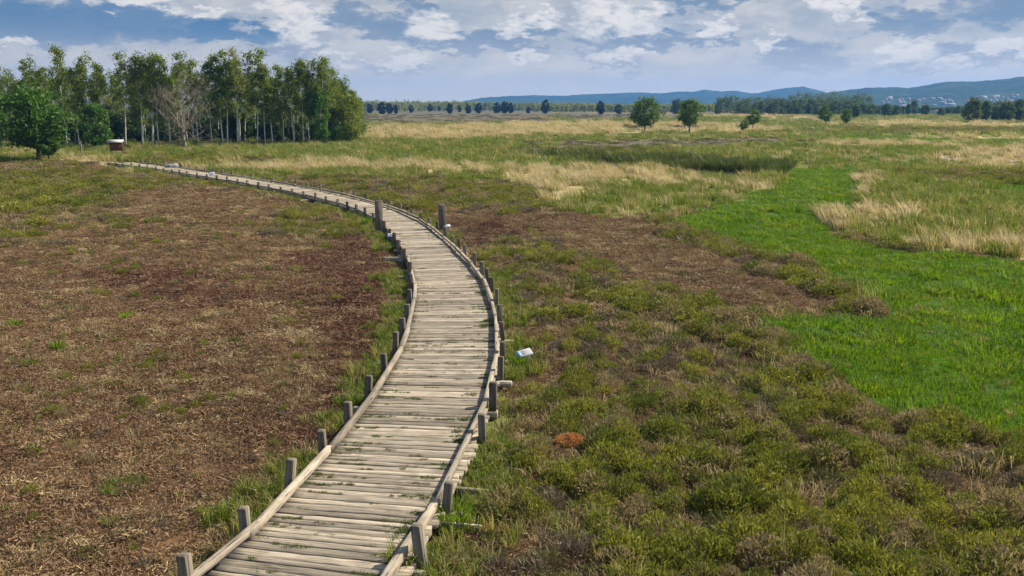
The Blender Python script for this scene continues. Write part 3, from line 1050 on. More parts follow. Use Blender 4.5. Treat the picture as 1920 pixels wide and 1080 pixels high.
def make_round(seed, Ht, cw, trunk_h, leaf, size, nclump=60, nleaf=45, barkm='bark', cone=0.0, r0=0.16, fl=0.8, stems=1):
    """broad-leaved tree: trunk, limbs and a crown of separate leafy boughs"""
    rg = np.random.default_rng(seed)
    rr = random.Random(seed)
    tr = MB()
    cen, spr = [], []
    cz, hz_ = (trunk_h + Ht) / 2, (Ht - trunk_h) / 2
    for st in range(stems):
        ox = (st - (stems - 1) / 2) * cw * 0.3
        top = Vector((ox * 1.5 + rr.uniform(-.2, .2), rr.uniform(-.2, .2), Ht * 0.86))
        pts = [Vector((ox * 0.4, 0, -0.1)), Vector((ox * 0.7 + rr.uniform(-.1, .1), rr.uniform(-.1, .1), trunk_h * 0.6)),
               Vector((ox + rr.uniform(-.15, .15), rr.uniform(-.15, .15), trunk_h + hz_ * 0.5)), top]
        tr.tube(pts, [r0 * 1.3, r0, r0 * 0.7, r0 * 0.15], 8)
    for i in range(nclump):
        zf = rr.uniform(-1, 1)
        a = rr.uniform(0, 2 * math.pi)
        prof = math.sqrt(max(0.0, 1 - zf * zf)) * (1 - cone * (zf + 1) / 2) + 0.06
        rad_ = rr.uniform(0.35, 1.0) ** 0.6 * prof * cw / 2 * rr.uniform(0.62, 1.22)
        c = Vector((math.cos(a) * rad_, math.sin(a) * rad_, cz + zf * hz_ * rr.uniform(0.85, 1.05)))
        cen.append(c)
        spr.append(cw * 0.062 * rr.uniform(0.7, 1.4))
        if i % 2 == 0:
            b0 = Vector((c.x * 0.05, c.y * 0.05, min(max(trunk_h * 0.85, c.z - rad_ * 0.8), Ht * 0.8)))
            md = b0.lerp(c, 0.55) + Vector((0, 0, -0.05 * cw))
            tr.tube([b0, md, c], [r0 * 0.38, r0 * 0.24, r0 * 0.06], 5, False)
    v, f = leaf_quads(np.array([tuple(c) for c in cen]), np.array(spr), nleaf, size, rg, fl)
    tm = tr.build('trunk', M[barkm], smooth=True, link=False).data
    cm = mesh_obj('crown', v, f, M[leaf], link=False).data
    return tm, cm


def plant_tree(name, meshes, loc, sc_, rz, label, cat, group=None):
    o = thing(name, label, cat, loc, rz, group)
    o.scale = sc_ if isinstance(sc_, (tuple, list)) else (sc_,) * 3
    for nm, me in zip(('trunk', 'crown'), meshes):
        c = bpy.data.objects.new(nm, me)
        COL.objects.link(c)
        c.parent = o
    return o


BV = [make_birch(100 + k, 14.0, lean=[-.03, .02, .0, -.05, .04, -.02, 0.01, -.04][k], fork=k in (1, 4), sparse=[1, 0.85, 1.1, 0.6, 0.9, 1.1, 0.8, 1][k], low=[.4, .48, .35, .55, .45, .3, .5, .4][k]) for k in range(8)]
GB = 'birches in the wood on the left'
# x, foot row, top row, mesh, label   (front of the wood)
BIR = [
    (6, 276, 112, 3, 'thin greyish birch at the outer end of the wood above the round oak'),
    (30, 276, 128, 3, 'second thin greyish birch, above the round oak, next to the gap of sky'),
    (70, 275, 110, 0, 'dense dark birch rising directly above the round oak'),
    (126, 274, 88, 2, 'tallest dense birch, just right of the oak with a bushy top'),
    (149, 274, 128, 5, 'shorter birch behind the slim waymark post'),
    (172, 274, 104, 0, 'dense birch between waymark post and notice board'),
    (197, 274, 118, 2, 'birch directly left of the roofed notice board'),
    (236, 273, 98, 6, 'white-stemmed birch just right of the roofed notice board with thin top'),
    (268, 273, 100, 1, 'forked white-stemmed birch midway between notice board and dead tree'),
    (286, 273, 99, 4, 'leaning forked white birch just left of the dead tree'),
    (298, 273, 108, 5, 'birch close behind the left branches of the dead tree'),
    (320, 273, 106, 2, 'leafy birch behind the dead tree, left of its trunk'),
    (346, 273, 98, 6, 'thin-topped birch straight behind the trunk of the dead tree'),
    (373, 272, 112, 7, 'birch behind the right branches of the dead tree'),
    (398, 272, 116, 5, 'leafy birch just beyond the right branch tips of the dead tree'),
    (419, 272, 104, 7, 'birch with curved stem, first right of the dead tree with bare lower trunk'),
    (427, 272, 94, 6, 'tall loose-topped birch with a bent pale stem right of the dead tree'),
    (446, 271, 91, 6, 'tall loose-topped birch with a straight stem in the middle of the wood'),
    (451, 272, 110, 0, 'brightest white trunk in the middle of the wood'),
    (483, 271, 91, 4, 'tall birch with a dark loose top beside the dip in the skyline'),
    (498, 271, 122, 5, 'lower birch in the dip of the skyline'),
    (512, 271, 126, 7, 'slim straight white stem under the dip of the skyline'),
    (533, 270, 122, 2, 'rounded leafy birch right of the dip in the skyline'),
    (552, 270, 124, 0, 'leafy birch left of the twin peaks at the right part of the wood'),
    (570, 270, 112, 5, 'birch forming the left of the twin peaks in the right part of the wood'),
    (581, 270, 116, 7, 'white-stemmed birch between the twin peaks in the right part of the wood'),
    (600, 270, 106, 4, 'reddish-twigged birch forming the right of the twin peaks'),
    (614, 269, 112, 1, 'forked pale birch on the right shoulder of the wood'),
    (630, 268, 132, 6, 'sparse birch on the sloping right shoulder of the wood'),
    (650, 267, 146, 0, 'low leafy birch near the right end of the wood'),
    (668, 266, 168, 2, 'lowest leafy birch at the right tip of the wood'),
]
for x, fy, ty, k, lab in BIR:
    p = P(x, fy)
    top = P(x, fy)
    dist = np.hypot(p[0], p[1])
    hgt = (fy - ty) / F * (p[1] * math.cos(TH) + H * math.sin(TH)) * 0.96
    s = hgt / 14.0 / 0.99
    plant_tree('birch_tree', BV[k], p, (max(s, 0.8) * R.uniform(0.9, 1.1), max(s, 0.8), s), 0.0 if k in (1, 4) else R.uniform(-0.6, 0.6), lab, 'birch', GB)
    R.random()
# rear rows
for k in range(78):
    u = (k + 0.5) / 78
    x = -150 + 825 * u + R.uniform(-6, 6)
    dep = R.choice((3, 5, 9, 14, 20, 30, 42))
    p = P(x, 273 - 4 * u * u)
    d = p[:2] / np.hypot(*p[:2])
    p[:2] += d * dep
    tops = np.interp(x, [-150, 0, 55, 70, 125, 165, 210, 260, 345, 440, 500, 580, 620, 680], [11, 11.5, 10.5, 12.4, 13.3, 12.6, 11.8, 13, 13, 13.4, 12, 12.4, 11.5, 8.2])
    hgt = tops * R.uniform(0.84, 0.98)
    plant_tree('birch_tree', BV[R.choice((0, 2, 5, 7, 1, 4, 6))], p, (hgt / 14 * 1.05, hgt / 14 * 1.05, hgt / 14), R.uniform(0, 6.28),
               'birch in the rear rows of the wood, mostly hidden behind the front row', 'birch', 'birches in the rear rows of the wood')
# undergrowth at the foot of the wood
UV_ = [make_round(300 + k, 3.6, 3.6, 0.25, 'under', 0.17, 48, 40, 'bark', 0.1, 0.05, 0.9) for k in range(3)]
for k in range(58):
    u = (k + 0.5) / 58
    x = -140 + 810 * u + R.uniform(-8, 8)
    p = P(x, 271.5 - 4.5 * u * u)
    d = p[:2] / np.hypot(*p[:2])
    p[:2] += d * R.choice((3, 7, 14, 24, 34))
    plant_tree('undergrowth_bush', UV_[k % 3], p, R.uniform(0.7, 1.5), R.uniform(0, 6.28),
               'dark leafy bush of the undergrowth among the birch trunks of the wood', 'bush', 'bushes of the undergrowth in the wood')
HZ = make_round(320, 6.2, 4.2, 0.4, 'oak', 0.17, 70, 46, 'bark', 0.1, 0.07, 0.95)
plant_tree('hazel_bush', HZ, P(186, 278), 1.0, 0.4, 'bright green bushy hazel at the wood edge between waymark post and notice board', 'bush')
plant_tree('hazel_bush', HZ, P(603, 270.5), (0.8, 0.8, 1.3), 2.0, 'bright green narrow bush climbing the trunks near the right end of the wood', 'bush')
WL = make_round(321, 5.2, 6.0, 0.3, 'young', 0.17, 80, 46, 'bark', 0.25, 0.08, 0.95)
plant_tree('willow_bush', make_round(322, 7.4, 6.0, 0.4, 'birch', 0.17, 90, 46, 'bark', 0.35, 0.09, 0.95), P(655, 268), 1.0, 1.0, 'broad leafy willow closing the right tip of the wood', 'bush', 'willows at the right tip of the wood')
plant_tree('willow_bush', WL, P(637, 269), (0.6, 0.6, 0.55), 2.6, 'low round willow bush in front of the right tip of the wood', 'bush', 'willows at the right tip of the wood')

OK_ = make_round(330, 7.6, 7.6, 1.75, 'oak', 0.19, 100, 64, 'bark', 0.2, 0.2, 0.8)
plant_tree('oak_tree', OK_, P(72, 302), 1.0, 0.3, 'round bright green oak with a dark trunk standing alone in front of the wood', 'oak')
plant_tree('young_oak', make_round(331, 2.6, 2.2, 0.9, 'oak', 0.15, 34, 40, 'bark', 0.1, 0.06, 0.7), P(93, 304), 1.0, 0.3, 'small young oak with a thin stem under the edge of the round oak', 'oak')
plant_tree('oak_tree', make_round(333, 7.0, 8.0, 0.8, 'oak', 0.19, 110, 52, 'bark', 0.2, 0.2, 0.8), P(-45, 292), 1.0, 1.3, 'green oak cut by the frame edge left of the round oak', 'oak')


def make_dead(seed):
    rr = random.Random(seed)
    tr, br = MB(), MB()

    def grow(p, d, ln, r, depth, mb):
        pts, rad_ = [p], [r]
        q, dd = p.copy(), d.copy()
        n = 4
        for i in range(n):
            dd = (dd + Vector((rr.uniform(-.22, .22), rr.uniform(-.22, .22), rr.uniform(-.06, .16)))).normalized()
            q = q + dd * ln / n
            pts.append(q.copy())
            rad_.append(r * (1 - 0.62 * (i + 1) / n))
        mb.tube(pts, rad_, 6 if depth < 2 else 4, False)
        if depth >= 4:
            return
        for i in range(6 if depth < 1 else 4 if depth < 3 else 3):
            j = rr.randint(1, n) if depth else rr.randint(2, n)
            a = rr.uniform(0, 6.283)
            side = Vector((math.cos(a), math.sin(a) * 0.8, rr.uniform(0.0, 0.7)))
            nd = (dd * 0.55 + side).normalized()
            grow(pts[j], nd, ln * rr.uniform(0.55, 0.8), max(0.012, rad_[j] * rr.uniform(0.5, 0.75)), depth + 1, br)

    tr.tube([Vector((0, 0, -0.2)), Vector((0.05, 0, 0.8)), Vector((-0.1, 0, 1.8)), Vector((-0.05, 0.1, 2.6))], [0.36, 0.28, 0.25, 0.2], 9)
    for a in (0.1, 1.3, 2.4, 3.3, 4.4, 5.5):
        grow(Vector((-0.06, 0.05, rr.uniform(1.5, 2.6))), Vector((math.cos(a), math.sin(a) * 0.7, rr.uniform(0.45, 1.1))).normalized(), rr.uniform(3.6, 4.8), 0.12, 1, br)
    for a, zb in ((0.05, 1.3), (3.0, 1.5), (0.4, 2.0), (3.5, 2.1)):
        grow(Vector((-0.06, 0.03, zb)), Vector((math.cos(a), -math.sin(a) * 0.5, 0.16)).normalized(), rr.uniform(3.2, 4.2), 0.09, 2, br)
    grow(Vector((-0.05, 0.1, 2.5)), Vector((0.05, 0, 1)), 4.4, 0.17, 0, br)
    grow(Vector((-0.1, 0, 1.3)), Vector((-1, -0.1, -0.35)).normalized(), 2.6, 0.06, 3, br)
    return tr.build('trunk', M['deadbark'], smooth=True, link=False).data, br.build('branches', M['deadbark'], smooth=True, link=False).data


dt = thing('dead_tree', 'leafless bleached dead tree with spreading branches before the birch wood', 'dead tree', P(346, 280), 0.0)
for nm, me in zip(('trunk', 'branches'), make_dead(5)):
    c = bpy.data.objects.new(nm, me)
    COL.objects.link(c)
    c.parent = dt

# free-standing trees in the middle distance
Y1 = make_round(340, 7.4, 7.4, 1.9, 'young', 0.21, 84, 46, 'bark', 0.15, 0.13, 0.75)
Y2 = make_round(341, 7.0, 5.2, 1.8, 'young', 0.20, 74, 46, 'bark', 0.0, 0.14, 0.85)
Y3 = make_round(342, 5.2, 4.2, 1.7, 'young', 0.20, 44, 36, 'bark', 0.2, 0.09, 0.7)
DK = [make_round(350 + k, 8.0, [6.6, 7.6, 6.0][k], 0.7, 'darkleaf', 0.36, 48, 46, 'bark', 0.35, 0.2, 0.8) for k in range(3)]
GM = [make_round(356 + k, 8.0, [8.0, 6.5][k], 0.5, 'wood_mid', 0.36, 80, 34, 'bark', 0.3, 0.2, 0.8) for k in range(2)]


def stand(name, meshes, base_h, x, fy, ty, label, cat='tree', wx=1.0, group=None):
    p = P(x, fy)
    hgt = (fy - ty) / F * (p[1] * math.cos(TH) + H * math.sin(TH))
    s = hgt / base_h
    return plant_tree(name, meshes, p, (s * wx, s * wx, s), R.uniform(0, 6.28), label, cat, group)


stand('field_tree', Y1, 7.4, 1209, 250, 187, 'largest free-standing green tree in the open heath, round crown on a slim trunk')
stand('field_tree', Y2, 7.0, 1293, 249, 190, 'upright free-standing tree with ragged crown, second of the pair in the heath')
stand('field_tree', Y3, 5.2, 1411, 244, 207, 'small thin tree with loose crown right of the upright field tree')
stand('field_tree', Y3, 5.2, 1394, 250, 225, 'sapling with low leaves leaning beside the small thin tree', wx=1.0)
stand('field_tree', Y3, 5.2, 1547, 238, 199, 'dark spreading tree in front of the tall mid-distance wood')
stand('field_tree', Y2, 7.0, 1586, 237, 206, 'small narrow tree right of the dark spreading one', wx=0.8)
stand('field_tree', GM[0], 8.0, 1823, 231, 187, 'big dense dark green tree left of a paler one before the village', wx=0.85)
stand('field_tree', GM[1], 8.0, 1846, 228, 192, 'paler green tree touching the big dense dark one before the village', wx=0.8)
GD = 'dark round trees along the far heath edge'
for x, fy, ty, wx, k, lab in [
    (694, 213, 195, 0.9, 0, 'dark round tree just beyond the right tip of the birch wood'),
    (716, 214, 193, 1.0, 1, 'first dark tree of the close clump near the birch wood'),
    (731, 214, 194, 0.9, 0, 'middle dark tree of the close clump near the birch wood'),
    (742, 214, 198, 0.9, 2, 'low dark tree at the right end of the close clump near the birch wood'),
    (771, 212, 197, 0.85, 0, 'single dark tree right of the close clump'),
    (806, 209, 196, 0.9, 1, 'small dark tree before the pale far wood'),
    (824, 209, 199, 0.9, 2, 'smallest round dark tree before the pale far wood'),
    (843, 214, 194, 0.85, 0, 'dark tall-oval tree left of the row under the hill end'),
    (861, 211, 198, 0.9, 2, 'small dark tree in the row under the hill end'),
    (878, 213, 197, 0.9, 1, 'mid-sized dark tree in the row under the hill end'),
    (897, 213, 194, 0.95, 0, 'ragged dark tree in the row under the hill end'),
    (932, 212, 193, 1.0, 1, 'left dark tree of the broad dark group under the hill'),
    (947, 213, 191, 1.05, 0, 'tallest dark tree of the broad dark group under the hill'),
    (957, 213, 194, 0.9, 2, 'right dark tree of the broad dark group under the hill'),
    (972, 207, 194, 1.0, 1, 'small dark tree right of the broad dark group'),
    (991, 213, 201, 1.2, 2, 'low flat dark shrub-like tree beside the tall egg-shaped one'),
    (1022, 214, 188, 0.75, 0, 'tall egg-shaped dark tree standing apart at the far edge'),
    (1126, 216, 190, 0.78, 0, 'egg-shaped dark tree left of the largest green field tree'),
]:
    stand('dark_tree', DK[k], 8.0, x, fy, ty, lab, 'tree', wx, GD)
GR = 'dark trees at the foot of the village'
for x, fy, ty, wx, k, lab in [
    (1604, 222, 200, 1.0, 1, 'dark tree at the right foot of the tall mid-distance wood'),
    (1662, 219, 196, 0.9, 0, 'dark bushy tree right of the mid-distance wood'),
    (1680, 218, 199, 0.9, 2, 'small dark tree with white roofs behind it'),
    (1702, 217, 196, 0.8, 1, 'ragged dark tree before the white village roofs'),
    (1713, 214, 189, 0.7, 0, 'tall pale-topped tree before the white village roofs'),
    (1734, 218, 197, 0.85, 0, 'round dark tree left of the red and white building'),
    (1764, 220, 203, 0.85, 2, 'round dark tree right of the red and white building'),
    (1795, 217, 200, 1.0, 1, 'low dark tree left of the big dense green tree'),
    (1866, 226, 200, 1.1, 1, 'dark tree beside the paler green tree at the right'),
    (1885, 228, 192, 0.9, 0, 'tall dark tree second from the right edge of the frame'),
    (1908, 227, 190, 1.0, 1, 'tall dark tree at the right edge of the frame'),
    (1935, 228, 193, 1.0, 0, 'dark tree cut by the right edge of the frame'),
    (1345, 216, 196, 0.8, 1, 'rounded tree at the left foot of the mid-distance wood'),
    (1268, 214, 188, 1.0, 0, 'tall grey-green tree behind the pair of field trees'),
    (1160, 214, 197, 1.3, 1, 'broad dark tree behind the largest green field tree'),
]:
    stand('tree', GM[k % 2], 8.0, x, fy, ty, lab, 'tree', wx, GR if x > 1600 else None)

# far woods that read as one mass
def far_wood(name, spec, leaf, seed, label, size, per):
    """spec: list of (x0, x1, foot row, top row at x0, top row at x1)"""
    rg = np.random.default_rng(seed)
    cen, spr = [], []
    stems = MB()
    for x0, x1, fy, t0, t1 in spec:
        x = x0
        while x < x1:
            k = (x - x0) / (x1 - x0)
            p = P(x, fy)
            dist = np.hypot(p[0], p[1])
            hgt = (fy - (t0 + (t1 - t0) * k)) / F * dist * rg.uniform(0.86, 1.06)
            d = p[:2] / dist
            q = p[:2] + d * rg.uniform(0, 40)
            cw = hgt * rg.uniform(0.32, 0.5)
            stems.tube([(q[0], q[1], -0.2), (q[0] + rg.uniform(-.3, .3), q[1], hgt * 0.6), (q[0], q[1], hgt * 0.9)], [0.2, 0.14, 0.04], 4, False)
            for i in range(16):
                zf = rg.uniform(0.12, 0.97)
                a = rg.uniform(0, 6.28)
                rr_ = cw / 2 * math.sin(math.pi * min(1, 0.15 + zf * 0.85)) ** 0.6 * rg.uniform(0.4, 1)
                cen.append((q[0] + math.cos(a) * rr_, q[1] + math.sin(a) * rr_, zf * hgt))
                spr.append(hgt * 0.075)
            x += cw * F / dist * rg.uniform(0.3, 0.55)
    v, f = leaf_quads(np.array(cen), np.array(spr), per, size, rg, 0.9)
    v2, f2 = np.array(stems.v), stems.f
    allf = [tuple(q) for q in f.tolist()] + [tuple(i + len(v) for i in q) for q in f2]
    mi = [0] * len(f) + [1] * len(f2)
    o = mesh_obj(name, np.vstack([v, v2]), allf, [M[leaf], M['birchbark'] if leaf == 'wood_far' else M['bark']], midx=mi)
    return tag(o, label, 'wood', kind='stuff')


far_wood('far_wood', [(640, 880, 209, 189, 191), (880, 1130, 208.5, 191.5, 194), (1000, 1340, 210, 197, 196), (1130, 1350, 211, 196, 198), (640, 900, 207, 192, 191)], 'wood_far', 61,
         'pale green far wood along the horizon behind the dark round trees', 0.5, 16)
far_wood('mid_wood', [(1345, 1600, 217, 183, 189), (1380, 1640, 217, 193, 197), (1480, 1565, 213, 177, 175), (1565, 1580, 213, 178, 184), (1590, 1628, 214, 177, 180), (1620, 1700, 218, 199, 202), (1640, 1800, 213, 203, 204)], 'wood_mid', 62,
         'tall dark green wood in the middle distance below the hills', 0.42, 26)
far_wood('right_wood', [(1840, 1990, 222, 196, 194), (1770, 1860, 216, 203, 200), (1900, 2300, 222, 195, 196)], 'wood_mid', 63, 'dark green strip of wood at the right under the village slope', 0.4, 18)

# ------------------------------------------------------------------ hills and village
def ridge_fn(poly, D):
    xs, hs = [], []
    for x, y in poly:
        d = ray(x, y)
        hl = math.hypot(d[0], d[1])
        xs.append(math.atan2(d[0], d[1]))
        hs.append(max(0.0, H + D * d[2] / hl))
    return lambda a: np.interp(a, xs, hs)


FARR = [(845, 196), (868, 190), (900, 183.5), (950, 180), (1000, 178.5), (1060, 179.5), (1100, 176.5), (1198, 173), (1240, 175), (1273, 171), (1299, 172), (1320, 168), (1353, 171),
        (1381, 170), (1409, 175), (1423, 174), (1451, 168), (1480, 164), (1505, 162), (1530, 168), (1552, 174), (1620, 180), (1700, 186), (1800, 196), (1900, 198)]
NEARR = [(1440, 199), (1500, 186), (1552, 174), (1590, 168), (1622, 164), (1671, 163), (1703, 165), (1719, 162), (1767, 153.5), (1811, 152), (1828, 153), (1870, 149), (1916, 144), (2000, 137), (2150, 128),
         (2350, 132), (2600, 150), (3000, 190), (3200, 200)]
rf, rn = ridge_fn(FARR, 4300.0), ridge_fn(NEARR, 2900.0)


def hill_h(a, r, fn, D, front, back):
    t_ = np.where(r < D, np.clip((r - (D - front)) / front, 0, 1), np.clip(1 - (r - D) / back, 0, 1))
    s = np.where(r < D, t_ ** 1.35 * (0.75 + 0.25 * t_), t_ * t_ * (3 - 2 * t_))
    return fn(a) * s


def make_hills(fn, D, front, back, a0, a1, seed, mat):
    A = np.linspace(a0, a1, 420)
    Rr = np.concatenate([np.linspace(D - front, D, 46), np.linspace(D, D + back, 14)[1:]])
    RR, AA = np.meshgrid(Rr, A, indexing='ij')
    h = hill_h(AA, RR, fn, D, front, back)
    X, Y = RR * np.sin(AA), RR * np.cos(AA)
    amp = np.clip(h / 25, 0, 1)
    h = h + amp * (fbm(X / 120, Y / 120, seed, 3) - 0.5) * 10 * np.clip(np.abs(RR - D) / 300, 0.12, 1) + amp * (fbm(X / 14, Y / 14, seed + 9, 2) - 0.5) * 3.5 - 0.3
    nA, nR = len(A), len(Rr)
    i = (np.arange(nR - 1)[:, None] * nA + np.arange(nA - 1)[None]).ravel()
    q = np.stack([i, i + 1, i + nA + 1, i + nA], 1)
    o = mesh_obj('hills', np.stack([X.ravel(), Y.ravel(), h.ravel()], 1), q, mat, smooth=True)
    tag(o, kind='structure')


hm, t = new_mat('wooded_hills')
pos = t.n('ShaderNodeNewGeometry').outputs['Position']
n1 = t.noise(pos, 0.012, 6, 0.65)
n2 = t.noise(pos, 0.07, 4, 0.7)
col = t.mix(t.ss(n1, 0.35, 0.65), (0.010, 0.024, 0.009), (0.045, 0.068, 0.022))
col = t.mix(t.math('MULTIPLY', t.ss(n2, 0.4, 0.7), 0.6), col, (0.02, 0.04, 0.014))
b = t.n('ShaderNodeBsdfPrincipled', ins={'Base Color': col, 'Roughness': 0.95, 'Specular IOR Level': 0.05})
t.n('ShaderNodeOutputMaterial', ins={'Surface': b.outputs[0]})
make_hills(rf, 4300.0, 900, 600, -0.12, 0.52, 5, hm)
make_hills(rn, 2900.0, 900, 600, 0.27, 0.85, 6, hm)


def on_near_hill(x, y):
    """where the line of sight through x, y meets the village slope"""
    d = ray(x, y)
    d = d / math.hypot(d[0], d[1])
    a = math.atan2(d[0], d[1])
    for r in np.arange(1400, 2900, 8.0):
        z = H + d[2] * r
        hh = float(hill_h(np.array([a]), np.array([r]), rn, 2900.0, 900, 600)[0])
        if hh >= z:
            return (d[0] * r, d[1] * r, hh)
    r = 1950.0
    return (d[0] * r, d[1] * r, 0.0)


M['render_white'] = plain_mat('white_render', (0.5, 0.49, 0.46), 0.8, 0.06)
M['roof_red'] = plain_mat('red_roof_tile', (0.20, 0.12, 0.10), 0.8, 0.2)
M['roof_grey'] = plain_mat('grey_roof_tile', (0.22, 0.20, 0.20), 0.8, 0.2)


def house_meshes(wd_, dp, hh, rh, roofm):
    m1 = MB()
    m1.box((0, 0, hh / 2 - 0.5), (wd_, dp, hh + 1))
    for sx_ in (-1, 1):
        x = sx_ * (wd_ / 2 - 0.05)
        m1.add([(x, -dp / 2, hh), (x, dp / 2, hh), (x, 0, hh + rh)], [(0, 1, 2)])
    m2 = MB()
    for sy_ in (-1, 1):
        y0, z0, y1, z1 = sy_ * (dp / 2 + 0.5), hh - 0.3, 0, hh + rh + 0.15
        for z_ in (0, ):
            a = [(-wd_ / 2 - .4, y0, z0), (wd_ / 2 + .4, y0, z0), (wd_ / 2 + .4, y1, z1), (-wd_ / 2 - .4, y1, z1)]
            bb = [(q[0], q[1], q[2] + 0.25) for q in a]
            m2.add(a + bb, [(0, 1, 2, 3), (7, 6, 5, 4), (0, 4, 5, 1), (1, 5, 6, 2), (2, 6, 7, 3), (3, 7, 4, 0)])
    m3 = MB()
    for i in range(3):
        for fl_ in range(2):
            m3.box((-wd_ / 2 + wd_ * (i + 0.5) / 3, -dp / 2 - 0.03, 1.5 + 2.7 * fl_), (1.1, 0.06, 1.3))
    return (m1.build('wall', M['render_white'], link=False).data, m2.build('roof', M[roofm], link=False).data,
            m3.build('window_row', M['grey_print'], link=False).data)


HM = [house_meshes(11, 9, 5.5, 3.5, 'roof_red'), house_meshes(14, 10, 5.5, 3.2, 'roof_grey'), house_meshes(18, 11, 7, 2.6, 'roof_grey')]


def house(x, y, k, label, s=1.0, group='white houses of the village on the slope'):
    loc = on_near_hill(x, y)
    o = thing('house', label, 'house', loc, R.uniform(-0.5, 0.5) - math.atan2(loc[0], loc[1]), group)
    o.scale = (s, s, s)
    for nm, me in zip(('wall', 'roof', 'window'), HM[k]):
        c = bpy.data.objects.new(nm, me)
        COL.objects.link(c)
        c.parent = o


RV = random.Random(3)
for i in range(46):
    x = RV.choice((RV.uniform(1655, 1700), RV.uniform(1700, 1800), RV.uniform(1780, 1920), RV.uniform(1830, 1900)))
    y = np.interp(x, [1655, 1750, 1850, 1920], [191, 193, 188, 186]) + RV.uniform(-5, 8)
    house(x, y, RV.randint(0, 1), 'tiny white gabled house scattered on the wooded village slope below the hills', RV.uniform(0.4, 0.75))
house(1668, 186, 2, 'long white building highest up at the left end of the village slope', 0.7)
house(1843, 186.5, 2, 'long white building above the dense green tree on the village slope', 0.8)
house(1868, 184.5, 1, 'white house beside the pale clearing on the village slope', 0.8)
house(1782, 201.5, 2, 'long low white building at the foot of the slope before the dark trees', 0.9)
house(1692, 203, 2, 'long white building between dark trees left of the red and white one', 0.7)
p = P(1752, 216.5)
rb_ = thing('red_white_building', 'small white building with a red front between two round dark trees', 'building', p, -0.4)
k = MB()
k.box((0, 0, 1.5), (6, 5, 4.0))
k.build('wall', M['render_white'], rb_)
k = MB()
k.box((4.2, 0, 1.6), (2.4, 5.0, 3.8))
k.build('annex', plain_mat('red_paint', (0.42, 0.05, 0.04), 0.6, 0.1), rb_)
k = MB()
k.box((1.2, 0, 3.65), (9.2, 5.6, 0.25))
k.build('roof', M['roof_grey'], rb_)

# ------------------------------------------------------------------ ground cover
def blades(n, hgt, spread, width, lean, rg, base_r=0.05, droop=0.3, hvar=0.35):
    """n bent blades of two facets each"""
    a = rg.uniform(0, 6.283, n)
    r = base_r * np.sqrt(rg.uniform(0, 1, n))
    b0 = np.stack([np.cos(a) * r, np.sin(a) * r, np.zeros(n) - 0.02], 1)
    a2 = a + rg.normal(0, 0.7, n)
    ln = hgt * (1 - hvar + 2 * hvar * rg.random(n))
    out = spread * rg.uniform(0.3, 1.0, n) * ln / hgt
    d = np.stack([np.cos(a2), np.sin(a2), np.zeros(n)], 1)
    lv = np.array([lean[0], lean[1], 0])[None] * ln[:, None]
    p1 = b0 + d * (out * 0.4)[:, None] + lv * 0.4 + np.array([0, 0, 1])[None] * (ln * 0.62)[:, None]
    p2 = b0 + d * out[:, None] + lv + np.array([0, 0, 1])[None] * (ln * (1 - droop * rg.random(n)))[:, None]
    sa = rg.uniform(0, 3.14, n)
    s = np.stack([np.cos(sa), np.sin(sa), np.zeros(n)], 1) * width / 2
    v = np.stack([b0 - s, b0 + s, p1 + s * 0.8, p1 - s * 0.8, p2], 1).reshape(-1, 3)
    k = np.arange(n)[:, None] * 5
    f = [tuple(q) for q in (k + np.array([[0, 1, 2, 3]])).tolist()] + [tuple(q) for q in (k + np.array([[3, 2, 4]])).tolist()]
    return v, f


def heather_bush(rg, rad_, hgt, n, ln, wd_):
    """low dome of upright wiry sprigs"""
    a = rg.uniform(0, 6.283, n)
    rr_ = rad_ * np.sqrt(rg.uniform(0, 1, n))
    lump = 0.7 + 0.5 * vnoise(np.cos(a) * rr_ / rad_ * 2.5 + 9, np.sin(a) * rr_ / rad_ * 2.5 + rg.uniform(0, 50), 4)
    zt = hgt * np.sqrt(np.clip(1 - (rr_ / rad_) ** 2, 0, 1)) * lump
    z = zt * rg.uniform(0.25, 1.0, n) ** 0.6
    p = np.stack([np.cos(a) * rr_, np.sin(a) * rr_, z], 1)
    d = np.stack([np.cos(a) * rr_ / rad_ * 0.7, np.sin(a) * rr_ / rad_ * 0.7, np.full(n, 0.75)], 1) + rg.normal(0, 0.35, (n, 3))
    d /= np.linalg.norm(d, axis=1)[:, None]
    s = np.cross(d, rg.normal(0, 1, (n, 3)))
    s /= np.linalg.norm(s, axis=1)[:, None]
    L_ = ln * rg.uniform(0.6, 1.4, n)[:, None]
    s *= wd_ / 2
    v = np.stack([p - d * L_ * 0.5, p + s, p + d * L_ * 0.5, p - s], 1).reshape(-1, 3)
    return v, np.arange(4 * n).reshape(n, 4)


def litter_patch(rg, rad_, n, ln, wd_, hgt):
    """cut stubble: short stems lying or standing askew"""
    p = np.stack([rg.uniform(-rad_, rad_, n), rg.uniform(-rad_, rad_, n), rg.uniform(0.0, hgt, n)], 1)
    d = rg.normal(0, 1, (n, 3)) * np.array([1, 1, 0.55])
    d /= np.linalg.norm(d, axis=1)[:, None]
    s = np.cross(d, rg.normal(0, 1, (n, 3)))
    s /= np.linalg.norm(s, axis=1)[:, None]
    s *= wd_ / 2
    L_ = ln * rg.uniform(0.4, 1.5, n)[:, None] / 2
    v = np.stack([p - d * L_ - s, p - d * L_ + s, p + d * L_ + s, p + d * L_ - s], 1).reshape(-1, 3)
    return v, np.arange(4 * n).reshape(n, 4)


def variants(name, mat, gens):
    c = bpy.data.collections.new(name + '_kinds')
    for v, f in gens:
        o = mesh_obj(name + '_kind', v, f, mat, link=False)
        c.objects.link(o)
    return c


